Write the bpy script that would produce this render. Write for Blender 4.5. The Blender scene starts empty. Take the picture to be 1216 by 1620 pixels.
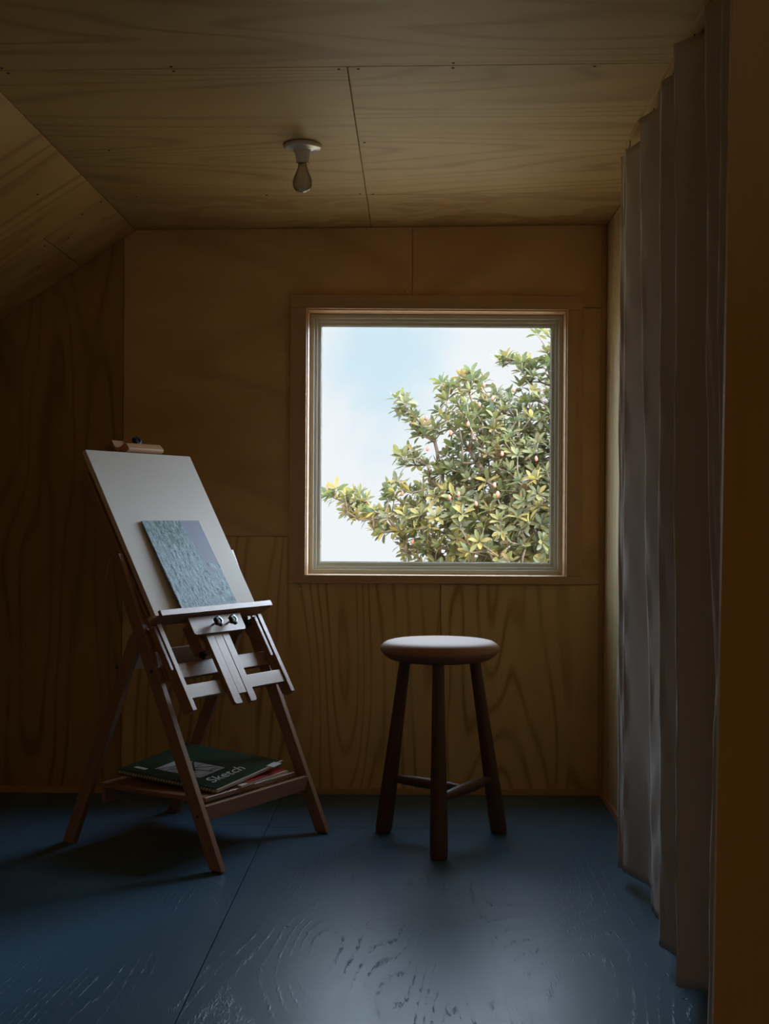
import bpy, bmesh, math, random
import numpy as np
from mathutils import Vector, Matrix

random.seed(7)
rng = np.random.default_rng(11)
SC = bpy.context.scene
COL = SC.collection
WM = {}                      # world matrices of everything that is linked

# ------------------------------------------------------------------ helpers
F = 2000.0                   # focal length in pixels of the 1216 x 1620 frame
CX, CY, CAMZ = 656.0, 815.0, 1.1
ROLL = 0.006

def uv(px, py):
    dx, dy = px - CX, py - CY
    return dx + ROLL * dy, dy - ROLL * dx

def at(px, py, Y):
    u, v = uv(px, py)
    return Vector((u * Y / F, Y, CAMZ - v * Y / F))


class MB:
    """collects shapes in world coordinates"""
    def __init__(self):
        self.v, self.f = [], []

    def add(self, verts, faces):
        n = len(self.v)
        self.v += [Vector(p) for p in verts]
        self.f += [tuple(i + n for i in fc) for fc in faces]
        return self

    def box(self, lo, hi, M=None):
        x0, y0, z0 = lo; x1, y1, z1 = hi
        vs = [(x0,y0,z0),(x1,y0,z0),(x1,y1,z0),(x0,y1,z0),(x0,y0,z1),(x1,y0,z1),(x1,y1,z1),(x0,y1,z1)]
        if M: vs = [M @ Vector(p) for p in vs]
        return self.add(vs, [(0,3,2,1),(4,5,6,7),(0,1,5,4),(1,2,6,5),(2,3,7,6),(3,0,4,7)])

    def prism(self, poly, h0, h1, fn):
        """poly in 2D, extruded h0..h1; fn(p, h) -> world"""
        n = len(poly)
        vs = [fn(p, h0) for p in poly] + [fn(p, h1) for p in poly]
        fs = [tuple(range(n))[::-1], tuple(range(n, 2 * n))]
        for i in range(n):
            j = (i + 1) % n
            fs.append((i, j, n + j, n + i))
        return self.add(vs, fs)

    def lathe(self, prof, M, seg=40, cap=True):
        """prof: (r, z) list, around local z"""
        vs, fs = [], []
        rings = []
        for r, z in prof:
            if r < 1e-6:
                rings.append([len(vs)]); vs.append(M @ Vector((0, 0, z)))
            else:
                ring = []
                for k in range(seg):
                    a = 2 * math.pi * k / seg
                    ring.append(len(vs)); vs.append(M @ Vector((r * math.cos(a), r * math.sin(a), z)))
                rings.append(ring)
        for A, B in zip(rings[:-1], rings[1:]):
            for k in range(seg):
                j = (k + 1) % seg
                if len(A) == 1 and len(B) == 1: continue
                if len(A) == 1: fs.append((A[0], B[k], B[j]))
                elif len(B) == 1: fs.append((A[k], A[j], B[0]))
                else: fs.append((A[k], A[j], B[j], B[k]))
        if cap:
            if len(rings[0]) > 1: fs.append(tuple(rings[0])[::-1])
            if len(rings[-1]) > 1: fs.append(tuple(rings[-1]))
        return self.add(vs, fs)

    def tube(self, pts, rads, seg=10):
        pts = [Vector(p) for p in pts]
        if not hasattr(rads, '__len__'): rads = [rads] * len(pts)
        vs, fs = [], []
        up = Vector((0.31, 0.17, 0.93))
        for i, p in enumerate(pts):
            t = (pts[min(i + 1, len(pts) - 1)] - pts[max(i - 1, 0)]).normalized()
            a = t.cross(up)
            if a.length < 1e-4: a = t.cross(Vector((1, 0, 0)))
            a.normalize(); b = t.cross(a)
            for k in range(seg):
                th = 2 * math.pi * k / seg
                vs.append(p + (a * math.cos(th) + b * math.sin(th)) * rads[i])
        for i in range(len(pts) - 1):
            for k in range(seg):
                j = (k + 1) % seg
                fs.append((i * seg + k, i * seg + j, (i + 1) * seg + j, (i + 1) * seg + k))
        fs.append(tuple(range(seg))[::-1]); fs.append(tuple((len(pts) - 1) * seg + k for k in range(seg)))
        return self.add(vs, fs)


def frame(axis=None, normal=None):
    if axis is None: return Matrix.Identity(3)
    x = Vector(axis).normalized()
    z = Vector(normal) if normal is not None else Vector((0, 0, 1))
    z = z - x * z.dot(x)
    if z.length < 1e-3:
        z = Vector((0, 1, 0)); z = z - x * z.dot(x)
    z.normalize(); y = z.cross(x)
    return Matrix((x, y, z)).transposed()


def obj(name, mb, mat, parent=None, axis=None, normal=None, bevel=0.0, smooth=False, origin=None, seg=2):
    V = mb.v
    if origin is None:
        lo = [min(p[i] for p in V) for i in range(3)]; hi = [max(p[i] for p in V) for i in range(3)]
        origin = Vector(((lo[0] + hi[0]) / 2, (lo[1] + hi[1]) / 2, lo[2]))
    R = frame(axis, normal)
    Rt = R.transposed()
    me = bpy.data.meshes.new(name)
    me.from_pydata([tuple(Rt @ (p - origin)) for p in V], [], mb.f)
    bm = bmesh.new(); bm.from_mesh(me)
    bmesh.ops.recalc_face_normals(bm, faces=bm.faces)
    if bevel > 0:
        es = [e for e in bm.edges if len(e.link_faces) == 2 and e.calc_face_angle(0) > 0.6]
        bmesh.ops.bevel(bm, geom=es, offset=bevel, segments=seg, affect='EDGES', profile=0.5, clamp_overlap=True)
    bm.to_mesh(me); bm.free()
    if smooth:
        me.polygons.foreach_set('use_smooth', [True] * len(me.polygons))
        if isinstance(smooth, float):
            me.set_sharp_from_angle(angle=smooth)
    me.materials.append(mat)
    o = bpy.data.objects.new(name, me); COL.objects.link(o)
    W = Matrix.Translation(origin) @ R.to_4x4()
    WM[o] = W
    if parent is not None:
        o.parent = parent
        o.matrix_basis = WM[parent].inverted() @ W
    else:
        o.matrix_basis = W
    return o


def empty(name, loc, rz=0.0, parent=None):
    o = bpy.data.objects.new(name, None); COL.objects.link(o)
    o.empty_display_size = 0.1
    W = Matrix.Translation(Vector(loc)) @ Matrix.Rotation(rz, 4, 'Z')
    WM[o] = W
    if parent is not None:
        o.parent = parent; o.matrix_basis = WM[parent].inverted() @ W
    else: o.matrix_basis = W
    return o


def tag(o, label, cat, group=None, kind=None):
    o['label'] = label; o['category'] = cat
    if group: o['group'] = group
    if kind: o['kind'] = kind
    return o


def struct(o, label=None, cat=None):
    o['kind'] = 'structure'
    if label: o['label'] = label
    if cat: o['category'] = cat
    return o

# ------------------------------------------------------------------ materials
def newmat(name):
    m = bpy.data.materials.new(name); m.use_nodes = True
    nt = m.node_tree; nt.nodes.clear()
    out = nt.nodes.new('ShaderNodeOutputMaterial')
    return m, nt, out

def N(nt, t, **kw):
    n = nt.nodes.new(t)
    for k, v in kw.items():
        if k.startswith('i_'):
            key = k[2:]
            n.inputs[int(key) if key.isdigit() else key.replace('_', ' ')].default_value = v
        else: setattr(n, k, v)
    return n

def math_n(nt, op, a, b=None, c=None, clamp=False):
    n = nt.nodes.new('ShaderNodeMath'); n.operation = op; n.use_clamp = clamp
    for i, x in enumerate((a, b, c)):
        if x is None: continue
        if isinstance(x, (int, float)): n.inputs[i].default_value = x
        else: nt.links.new(x, n.inputs[i])
    return n.outputs[0]

def ramp(nt, src, stops, interp='LINEAR'):
    n = nt.nodes.new('ShaderNodeValToRGB'); n.color_ramp.interpolation = interp
    cr = n.color_ramp
    while len(cr.elements) < len(stops): cr.elements.new(0.5)
    for e, (p, c) in zip(cr.elements, stops):
        e.position = p; e.color = c if len(c) == 4 else (*c, 1)
    nt.links.new(src, n.inputs[0]); return n.outputs[0]

def mixc(nt, fac, a, b, mode='MIX'):
    n = nt.nodes.new('ShaderNodeMix'); n.data_type = 'RGBA'; n.blend_type = mode
    for sock, x in ((n.inputs[0], fac), (n.inputs[6], a), (n.inputs[7], b)):
        if isinstance(x, (int, float)): sock.default_value = x
        elif isinstance(x, tuple): sock.default_value = x if len(x) == 4 else (*x, 1)
        else: nt.links.new(x, sock)
    return n.outputs[2]

def coords(nt, scale=(1, 1, 1), seed=True, mult=37.0):
    """object coordinates (grain runs along local x) with a per-object offset"""
    tc = N(nt, 'ShaderNodeTexCoord')
    v = tc.outputs['Object']
    if seed:
        oi = N(nt, 'ShaderNodeObjectInfo')
        m = math_n(nt, 'MULTIPLY', oi.outputs['Random'], mult)
        a = N(nt, 'ShaderNodeVectorMath', operation='ADD')
        nt.links.new(v, a.inputs[0]); nt.links.new(m, a.inputs[1]); v = a.outputs[0]
    return v

def scaled(nt, v, s):
    m = N(nt, 'ShaderNodeVectorMath', operation='MULTIPLY'); nt.links.new(v, m.inputs[0]); m.inputs[1].default_value = s
    return m.outputs[0]

def noise(nt, v, scale=1.0, detail=2.0, rough=0.5, dist=0.0):
    n = N(nt, 'ShaderNodeTexNoise'); n.inputs['Scale'].default_value = scale
    n.inputs['Detail'].default_value = detail; n.inputs['Roughness'].default_value = rough
    n.inputs['Distortion'].default_value = dist
    nt.links.new(v, n.inputs['Vector']); return n.outputs['Fac']

def principled(nt, out, color, rough=0.5, spec=0.5, bump=None, bstr=0.2, bdist=0.002, coat=0.0, metal=0.0, sheen=0.0, coat_r=0.2):
    p = N(nt, 'ShaderNodeBsdfPrincipled')
    if isinstance(color, tuple): p.inputs['Base Color'].default_value = (*color, 1)
    else: nt.links.new(color, p.inputs['Base Color'])
    if isinstance(rough, (int, float)): p.inputs['Roughness'].default_value = rough
    else: nt.links.new(rough, p.inputs['Roughness'])
    p.inputs['Specular IOR Level'].default_value = spec
    p.inputs['Metallic'].default_value = metal
    p.inputs['Coat Weight'].default_value = coat; p.inputs['Coat Roughness'].default_value = coat_r
    p.inputs['Sheen Weight'].default_value = sheen
    if bump is not None:
        b = N(nt, 'ShaderNodeBump'); b.inputs['Strength'].default_value = bstr; b.inputs['Distance'].default_value = bdist
        nt.links.new(bump, b.inputs['Height']); nt.links.new(b.outputs[0], p.inputs['Normal'])
    nt.links.new(p.outputs[0], out.inputs[0])
    return p

def plywood(name, light, dark, line, rings=34, sx=0.45, sy=2.6, line_amt=0.55, mottle=0.0, rough=0.55):
    m, nt, out = newmat(name)
    v = coords(nt)
    field = noise(nt, scaled(nt, v, (sx, sy, 1.0)), 1.0, 1.5, 0.4, 0.25)
    w = math_n(nt, 'SINE', math_n(nt, 'MULTIPLY', field, rings * 2 * math.pi / 2.0))
    w01 = math_n(nt, 'MULTIPLY_ADD', w, 0.5, 0.5)
    wl = math_n(nt, 'POWER', w01, 5.0)
    fine = noise(nt, scaled(nt, v, (5.0, 190.0, 190.0)), 1.0, 3.0, 0.6)
    patch = noise(nt, scaled(nt, v, (1.0, 2.0, 1.0)), 1.3, 3.0, 0.5, 0.6)
    brk = noise(nt, scaled(nt, v, (1.4, 3.4, 1.0)), 1.7, 2.0, 0.5)
    amt = math_n(nt, 'MULTIPLY', wl, math_n(nt, 'MULTIPLY_ADD', brk, 1.5, -0.25, clamp=True))
    base = mixc(nt, ramp(nt, patch, [(0.32, (0, 0, 0)), (0.68, (1, 1, 1))]), light, dark)
    c = mixc(nt, math_n(nt, 'MULTIPLY', amt, line_amt), base, line)
    c = mixc(nt, math_n(nt, 'MULTIPLY_ADD', fine, 0.55, -0.12, clamp=True), c, mixc(nt, 0.55, c, line))
    if mottle > 0:
        mo = noise(nt, scaled(nt, v, (3.0, 5.5, 1.0)), 1.0, 2.0, 0.5, 1.4)
        c = mixc(nt, math_n(nt, 'MULTIPLY', ramp(nt, mo, [(0.47, (0, 0, 0)), (0.56, (1, 1, 1))]), mottle), c, line)
    # knots: few and small
    vo = N(nt, 'ShaderNodeTexVoronoi'); vo.inputs['Scale'].default_value = 1.5
    nt.links.new(scaled(nt, v, (0.8, 1.2, 0.0)), vo.inputs['Vector'])
    kn = ramp(nt, vo.outputs['Distance'], [(0.012, (1, 1, 1)), (0.035, (0, 0, 0))])
    c = mixc(nt, math_n(nt, 'MULTIPLY', kn, 0.75), c, (0.10, 0.05, 0.02))
    principled(nt, out, c, rough, 0.35, bump=math_n(nt, 'ADD', fine, math_n(nt, 'MULTIPLY', w01, 0.35)), bstr=0.12, bdist=0.001)
    return m

def solid_wood(name, c1, c2, rough=0.45, scale=1.0, spec=0.4, coat=0.0):
    m, nt, out = newmat(name)
    v = coords(nt)
    g = noise(nt, scaled(nt, v, (3.0 * scale, 60.0 * scale, 60.0 * scale)), 1.0, 4.0, 0.6, 0.3)
    g2 = noise(nt, scaled(nt, v, (0.9, 9.0, 9.0)), 1.0, 2.0)
    c = mixc(nt, ramp(nt, g, [(0.3, (0, 0, 0)), (0.7, (1, 1, 1))]), c1, c2)
    c = mixc(nt, math_n(nt, 'MULTIPLY', g2, 0.5), c, c2)
    principled(nt, out, c, rough, spec, bump=g, bstr=0.06, bdist=0.0006, coat=coat, coat_r=0.42)
    return m

def simple(name, col, rough=0.5, spec=0.5, metal=0.0, bump_scale=0, bstr=0.1, var=0.0, coat=0.0):
    m, nt, out = newmat(name)
    v = coords(nt)
    n = noise(nt, v, bump_scale or 30.0, 3.0)
    c = mixc(nt, math_n(nt, 'MULTIPLY', n, var), col, tuple(x * 0.6 for x in col)) if var else col
    principled(nt, out, c, rough, spec, bump=n if bump_scale else None, bstr=bstr, metal=metal, coat=coat)
    return m

M = {}
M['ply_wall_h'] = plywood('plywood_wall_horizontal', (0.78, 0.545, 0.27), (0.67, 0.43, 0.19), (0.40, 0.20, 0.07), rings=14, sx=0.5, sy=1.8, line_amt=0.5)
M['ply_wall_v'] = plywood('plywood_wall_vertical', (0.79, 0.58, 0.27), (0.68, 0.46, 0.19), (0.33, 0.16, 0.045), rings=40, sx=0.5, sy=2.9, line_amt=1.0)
M['ply_wall_left'] = plywood('plywood_wall_left', (0.46, 0.30, 0.115), (0.38, 0.235, 0.08), (0.20, 0.09, 0.02), rings=40, sx=0.6, sy=2.9, line_amt=0.9)  # browner sheet, with the dimness of the left side also put into its colour
M['ply_ceiling'] = plywood('plywood_ceiling', (0.64, 0.455, 0.185), (0.54, 0.355, 0.135), (0.33, 0.18, 0.065), rings=34, sx=0.33, sy=2.4, line_amt=0.8)
M['ply_slope'] = plywood('plywood_slope', (0.72, 0.49, 0.19), (0.62, 0.39, 0.13), (0.36, 0.18, 0.045), rings=34, sx=0.35, sy=2.4, line_amt=1.0)
M['ply_mottled'] = plywood('plywood_mottled', (0.66, 0.48, 0.22), (0.56, 0.38, 0.16), (0.42, 0.24, 0.09), rings=12, line_amt=0.35, mottle=0.6)
M['ply_plain'] = plywood('plywood_plain', (0.63, 0.47, 0.26), (0.57, 0.41, 0.21), (0.40, 0.25, 0.11), rings=10, line_amt=0.2)
M['ply_pale'] = plywood('plywood_pale', (0.70, 0.58, 0.33), (0.62, 0.50, 0.26), (0.42, 0.28, 0.12), rings=24, sx=0.3, sy=5.0, line_amt=0.5)
M['trim'] = solid_wood('trim_pine', (0.60, 0.385, 0.215), (0.47, 0.28, 0.14), rough=0.55, scale=0.6)
M['casing'] = solid_wood('casing_pine', (0.60, 0.40, 0.22), (0.50, 0.31, 0.155), rough=0.5, scale=0.6)
M['beech'] = solid_wood('beech_easel', (0.40, 0.225, 0.135), (0.28, 0.145, 0.08), rough=0.42, spec=0.6, coat=0.35)
M['beech_end'] = solid_wood('beech_clamp', (0.62, 0.38, 0.20), (0.50, 0.28, 0.13), rough=0.4, spec=0.5)
M['walnut'] = solid_wood('stool_wood', (0.135, 0.058, 0.028), (0.085, 0.034, 0.016), rough=0.42, spec=0.4)
M['seat_wood'] = solid_wood('seat_base_wood', (0.30, 0.13, 0.06), (0.20, 0.08, 0.035), rough=0.45)
M['leather'] = simple('tan_leather', (0.40, 0.20, 0.11), 0.55, 0.3, bump_scale=160, bstr=0.05, var=0.35)
M['black_plastic'] = simple('black_plastic', (0.018, 0.020, 0.024), 0.33, 0.5)
M['steel'] = simple('screw_steel', (0.62, 0.60, 0.56), 0.3, 0.5, metal=1.0)
M['dark_hole'] = simple('dark_screw', (0.05, 0.03, 0.02), 0.7)
M['brass'] = simple('brass', (0.75, 0.50, 0.18), 0.3, 0.5, metal=1.0)
M['alu'] = simple('powder_coated_aluminium', (0.60, 0.61, 0.53), 0.40, 0.5)
M['gasket'] = simple('rubber_gasket', (0.06, 0.065, 0.06), 0.6)
M['porcelain'] = simple('white_porcelain', (0.78, 0.77, 0.74), 0.12, 0.5, coat=0.3)
M['render'] = simple('exterior_cladding', (0.10, 0.10, 0.11), 0.8)
M['paper'] = simple('page_block_paper', (0.74, 0.70, 0.62), 0.8, 0.2)
M['paper_red'] = simple('red_printed_cover', (0.55, 0.05, 0.06), 0.35, 0.5)
M['kraft'] = simple('brown_backing_board', (0.34, 0.22, 0.12), 0.8, 0.2)
M['white_ink'] = simple('white_print', (0.72, 0.72, 0.72), 0.4, 0.4)
M['cover_green'] = simple('dark_green_cover', (0.012, 0.050, 0.034), 0.30, 0.5, var=0.4)
M['wire'] = simple('dark_spiral_wire', (0.035, 0.035, 0.04), 0.35, 0.5, metal=0.6)
M['bristle'] = simple('tan_bristle', (0.72, 0.42, 0.20), 0.7, 0.3)
M['bristle_w'] = simple('pale_bristle', (0.60, 0.62, 0.60), 0.7, 0.3)
M['blue_lacquer'] = simple('blue_lacquer', (0.05, 0.16, 0.42), 0.2, 0.5, coat=0.5)
M['gold_lacquer'] = simple('golden_handle', (0.60, 0.35, 0.12), 0.3, 0.5, coat=0.3)
M['bark'] = simple('bark', (0.17, 0.12, 0.085), 0.9, 0.2, bump_scale=25, bstr=0.5, var=0.5)
M['bud'] = simple('pink_seed_cone', (0.30, 0.10, 0.06), 0.6, 0.3, bump_scale=60, bstr=0.4, var=0.3)
M['grass'] = simple('pale_gravel', (0.27, 0.20, 0.12), 0.9, 0.2, bump_scale=40, bstr=0.5, var=0.5)

# clear bulb glass / window pane: thin pane, passes light and reflects a little
def glass_mat(name, base_fac, tint=(1, 1, 1), rough=0.0):
    m, nt, out = newmat(name)
    tr = N(nt, 'ShaderNodeBsdfTransparent'); tr.inputs[0].default_value = (*tint, 1)
    gl = N(nt, 'ShaderNodeBsdfGlossy'); gl.inputs['Roughness'].default_value = rough
    fr = N(nt, 'ShaderNodeFresnel'); fr.inputs[0].default_value = 1.45
    fac = math_n(nt, 'MULTIPLY', fr.outputs[0], base_fac, clamp=True)
    mx = N(nt, 'ShaderNodeMixShader')
    nt.links.new(fac, mx.inputs[0]); nt.links.new(tr.outputs[0], mx.inputs[1]); nt.links.new(gl.outputs[0], mx.inputs[2])
    nt.links.new(mx.outputs[0], out.inputs[0]); return m
M['glass'] = glass_mat('window_glass', 0.7, (0.99, 0.995, 0.992))

def bulb_glass():
    m, nt, out = newmat('frosted_bulb_glass')
    p = N(nt, 'ShaderNodeBsdfPrincipled'); p.inputs['Base Color'].default_value = (0.55, 0.50, 0.42, 1)
    p.inputs['Roughness'].default_value = 0.12; p.inputs['Coat Weight'].default_value = 0.5
    tr = N(nt, 'ShaderNodeBsdfTransparent'); tr.inputs[0].default_value = (0.95, 0.93, 0.9, 1)
    lw = N(nt, 'ShaderNodeFresnel'); lw.inputs[0].default_value = 1.4
    mx = N(nt, 'ShaderNodeMixShader')
    f = math_n(nt, 'MULTIPLY_ADD', lw.outputs[0], 0.5, 0.5, clamp=True)
    nt.links.new(f, mx.inputs[0]); nt.links.new(tr.outputs[0], mx.inputs[1]); nt.links.new(p.outputs[0], mx.inputs[2])
    nt.links.new(mx.outputs[0], out.inputs[0]); return m
M['bulb'] = bulb_glass()

# painted blue plywood floor; panels have the grain along local x
def floor_mat():
    m, nt, out = newmat('blue_floor_paint')
    v = coords(nt, mult=11.0)
    field = noise(nt, scaled(nt, v, (0.5, 2.6, 1.0)), 1.0, 1.5, 0.4, 0.3)
    w = math_n(nt, 'SINE', math_n(nt, 'MULTIPLY', field, 210.0))
    ridge = math_n(nt, 'POWER', math_n(nt, 'MULTIPLY_ADD', w, 0.5, 0.5), 6.0)
    msk = noise(nt, scaled(nt, v, (1.2, 2.6, 1.0)), 1.7, 2.0, 0.6)
    mskr = ramp(nt, msk, [(0.40, (0.08, 0.08, 0.08)), (0.62, (1, 1, 1))])
    flk = noise(nt, scaled(nt, v, (30.0, 110.0, 1.0)), 1.0, 3.0, 0.65, 0.5)
    flkr = ramp(nt, flk, [(0.52, (0, 0, 0)), (0.66, (1, 1, 1))])
    rid = math_n(nt, 'MULTIPLY', math_n(nt, 'MULTIPLY', ridge, mskr), math_n(nt, 'MULTIPLY_ADD', flkr, 0.85, 0.15))
    orange = noise(nt, v, 140.0, 3.0, 0.6)
    soft = noise(nt, scaled(nt, v, (3.0, 7.0, 1.0)), 2.0, 2.0)
    h = math_n(nt, 'ADD', math_n(nt, 'MULTIPLY', rid, 1.0),
               math_n(nt, 'ADD', math_n(nt, 'MULTIPLY', orange, 0.10), math_n(nt, 'MULTIPLY', soft, 0.5)))
    big = noise(nt, v, 1.3, 3.0)
    c = mixc(nt, big, (0.072, 0.170, 0.275), (0.055, 0.135, 0.225))
    # small dark dents and chips in the paint
    vo = N(nt, 'ShaderNodeTexVoronoi'); vo.inputs['Scale'].default_value = 4.2
    nt.links.new(scaled(nt, v, (1.0, 1.0, 0.0)), vo.inputs['Vector'])
    chip = ramp(nt, vo.outputs['Distance'], [(0.012, (1, 1, 1)), (0.028, (0, 0, 0))])
    c = mixc(nt, math_n(nt, 'MULTIPLY', chip, 0.9), c, (0.012, 0.014, 0.02))
    c = mixc(nt, math_n(nt, 'MULTIPLY', rid, 0.25), c, (0.03, 0.05, 0.08))
    # ring left by a can on the floor
    g = N(nt, 'ShaderNodeNewGeometry')
    d = N(nt, 'ShaderNodeVectorMath', operation='DISTANCE')
    nt.links.new(g.outputs['Position'], d.inputs[0]); d.inputs[1].default_value = (-0.073, 3.392, 0.0)
    wob = noise(nt, g.outputs['Position'], 14.0, 2.0)
    dd = math_n(nt, 'ADD', d.outputs['Value'], math_n(nt, 'MULTIPLY_ADD', wob, 0.006, -0.003))
    ring = math_n(nt, 'SUBTRACT', 1.0, math_n(nt, 'DIVIDE', math_n(nt, 'ABSOLUTE', math_n(nt, 'SUBTRACT', dd, 0.0515)), 0.0030), clamp=True)
    brk = ramp(nt, noise(nt, g.outputs['Position'], 60.0, 2.0), [(0.38, (0.2, 0.2, 0.2)), (0.55, (1, 1, 1))])
    c = mixc(nt, math_n(nt, 'MULTIPLY', ring, math_n(nt, 'MULTIPLY', brk, 0.95)), c, (0.006, 0.008, 0.010))
    rr = math_n(nt, 'MULTIPLY_ADD', soft, 0.10, 0.33)
    principled(nt, out, c, rr, 0.33, bump=math_n(nt, 'SUBTRACT', h, math_n(nt, 'MULTIPLY', chip, 1.5)), bstr=0.65, bdist=0.0020)
    return m
M['floor'] = floor_mat()

def cloth(name, col, trans=0.25, scale=900.0):
    m, nt, out = newmat(name)
    v = coords(nt, seed=False)
    a = noise(nt, scaled(nt, v, (1, 1, 0.08)), scale, 2.0)
    b = noise(nt, scaled(nt, v, (0.08, 0.08, 1)), scale, 2.0)
    weave = math_n(nt, 'ADD', a, b)
    big = noise(nt, scaled(nt, v, (1, 1, 0.3)), 6.0, 3.0)
    c = mixc(nt, math_n(nt, 'MULTIPLY', big, 0.25), col, tuple(x * 0.8 for x in col))
    p = principled(nt, out, c, 0.9, 0.15, bump=weave, bstr=0.15, bdist=0.0008, sheen=0.15)
    if trans > 0:
        t = N(nt, 'ShaderNodeBsdfTranslucent'); nt.links.new(c, t.inputs[0])
        mx = N(nt, 'ShaderNodeMixShader'); mx.inputs[0].default_value = trans
        nt.links.new(p.outputs[0], mx.inputs[1]); nt.links.new(t.outputs[0], mx.inputs[2])
        nt.links.new(mx.outputs[0], out.inputs[0])
    return m
M['curtain'] = cloth('linen_curtain', (0.66, 0.60, 0.54), 0.15)
M['canvas'] = cloth('raw_canvas', (0.72, 0.68, 0.62), 0.0, 700.0)

def painting_mat():
    m, nt, out = newmat('impasto_painting')
    tc = N(nt, 'ShaderNodeTexCoord'); v = tc.outputs['Object']   # local x right, y up the board (0..0.335)
    sep = N(nt, 'ShaderNodeSeparateXYZ'); nt.links.new(v, sep.inputs[0])
    X, Y = sep.outputs[0], sep.outputs[1]
    warp = noise(nt, v, 9.0, 3.0, 0.6)
    vert = noise(nt, scaled(nt, v, (90.0, 14.0, 1.0)), 1.0, 5.0, 0.7, 0.4)
    scr = noise(nt, scaled(nt, v, (85.0, 36.0, 1.0)), 1.0, 5.0, 0.72, 0.5)
    diag = noise(nt, v, 20.0, 4.0, 0.6, 1.2)
    blue = mixc(nt, noise(nt, v, 14.0, 3.0, 0.6, 0.8), (0.24, 0.325, 0.385), (0.34, 0.46, 0.50))
    lav = mixc(nt, noise(nt, scaled(nt, v, (30, 8, 1)), 1.0, 3.0), (0.23, 0.25, 0.33), (0.29, 0.31, 0.385))
    # lilac plain field upper right, bounded by a slanting edge
    e1 = math_n(nt, 'ADD', math_n(nt, 'SUBTRACT', X, 0.040), math_n(nt, 'MULTIPLY', math_n(nt, 'SUBTRACT', 0.335, Y), -0.12))
    e1 = math_n(nt, 'ADD', e1, math_n(nt, 'MULTIPLY_ADD', warp, 0.03, -0.015))
    f1 = math_n(nt, 'MULTIPLY', e1, 120.0, clamp=True)
    e2 = math_n(nt, 'ADD', math_n(nt, 'SUBTRACT', Y, 0.165), math_n(nt, 'MULTIPLY_ADD', diag, 0.20, -0.10))
    f2 = math_n(nt, 'MULTIPLY', e2, 60.0, clamp=True)
    plain = math_n(nt, 'MULTIPLY', f1, f2)
    c = mixc(nt, plain, blue, lav)
    # green texture in the upper left
    gy = math_n(nt, 'MULTIPLY', math_n(nt, 'ADD', math_n(nt, 'SUBTRACT', Y, 0.215), math_n(nt, 'MULTIPLY_ADD', warp, 0.22, -0.11)), 14.0, clamp=True)
    gx = math_n(nt, 'MULTIPLY', math_n(nt, 'SUBTRACT', 0.045, X), 30.0, clamp=True)
    gl = math_n(nt, 'MULTIPLY', math_n(nt, 'ADD', X, 0.130), 45.0, clamp=True)
    gmask = math_n(nt, 'MULTIPLY', math_n(nt, 'MULTIPLY', gy, gx), gl)
    gn = ramp(nt, noise(nt, v, 34.0, 5.0, 0.75, 0.6), [(0.42, (0, 0, 0)), (0.56, (1, 1, 1))])
    c = mixc(nt, math_n(nt, 'MULTIPLY', math_n(nt, 'MULTIPLY', gmask, gn), 0.85), c, (0.06, 0.13, 0.095))
    c = mixc(nt, math_n(nt, 'MULTIPLY', gmask, 0.25), c, (0.30, 0.44, 0.40))
    # dark scratches
    notplain = math_n(nt, 'SUBTRACT', 1.0, plain)
    sc1 = ramp(nt, scr, [(0.55, (0, 0, 0)), (0.62, (1, 1, 1))])
    sc2 = ramp(nt, math_n(nt, 'ABSOLUTE', math_n(nt, 'SUBTRACT', diag, 0.5)), [(0.0, (1, 1, 1)), (0.018, (0, 0, 0))])
    sc3 = ramp(nt, math_n(nt, 'ABSOLUTE', math_n(nt, 'SUBTRACT', vert, 0.5)), [(0.0, (1, 1, 1)), (0.03, (0, 0, 0))])
    c = mixc(nt, math_n(nt, 'MULTIPLY', math_n(nt, 'MULTIPLY', sc1, notplain), 0.85), c, (0.025, 0.04, 0.035))
    c = mixc(nt, math_n(nt, 'MULTIPLY', math_n(nt, 'MULTIPLY', sc2, notplain), 0.55), c, (0.05, 0.07, 0.06))
    c = mixc(nt, math_n(nt, 'MULTIPLY', math_n(nt, 'MULTIPLY', sc3, notplain), 0.35), c, (0.06, 0.08, 0.08))
    hi = ramp(nt, scr, [(0.38, (1, 1, 1)), (0.44, (0, 0, 0))])
    c = mixc(nt, math_n(nt, 'MULTIPLY', math_n(nt, 'MULTIPLY', hi, notplain), 0.5), c, (0.55, 0.66, 0.62))
    h = math_n(nt, 'ADD', math_n(nt, 'MULTIPLY', math_n(nt, 'SUBTRACT', scr, 0.5), math_n(nt, 'MULTIPLY_ADD', notplain, 1.0, 0.12)), math_n(nt, 'MULTIPLY', math_n(nt, 'MULTIPLY', math_n(nt, 'SUBTRACT', vert, 0.5), notplain), 0.8))
    principled(nt, out, c, 0.62, 0.16, bump=h, bstr=0.7, bdist=0.0030)
    return m
M['painting'] = painting_mat()

def photo_mat():
    m, nt, out = newmat('cover_photo_print')
    tc = N(nt, 'ShaderNodeTexCoord'); v = tc.outputs['Object']
    n = noise(nt, scaled(nt, v, (4, 16, 1)), 1.0, 2.0, 0.5, 0.6)
    c = ramp(nt, n, [(0.36, (0.30, 0.31, 0.34)), (0.45, (0.50, 0.51, 0.54)), (0.50, (0.22, 0.23, 0.25)), (0.55, (0.56, 0.57, 0.60))])
    principled(nt, out, c, 0.3, 0.5); return m
M['photo'] = photo_mat()

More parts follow.
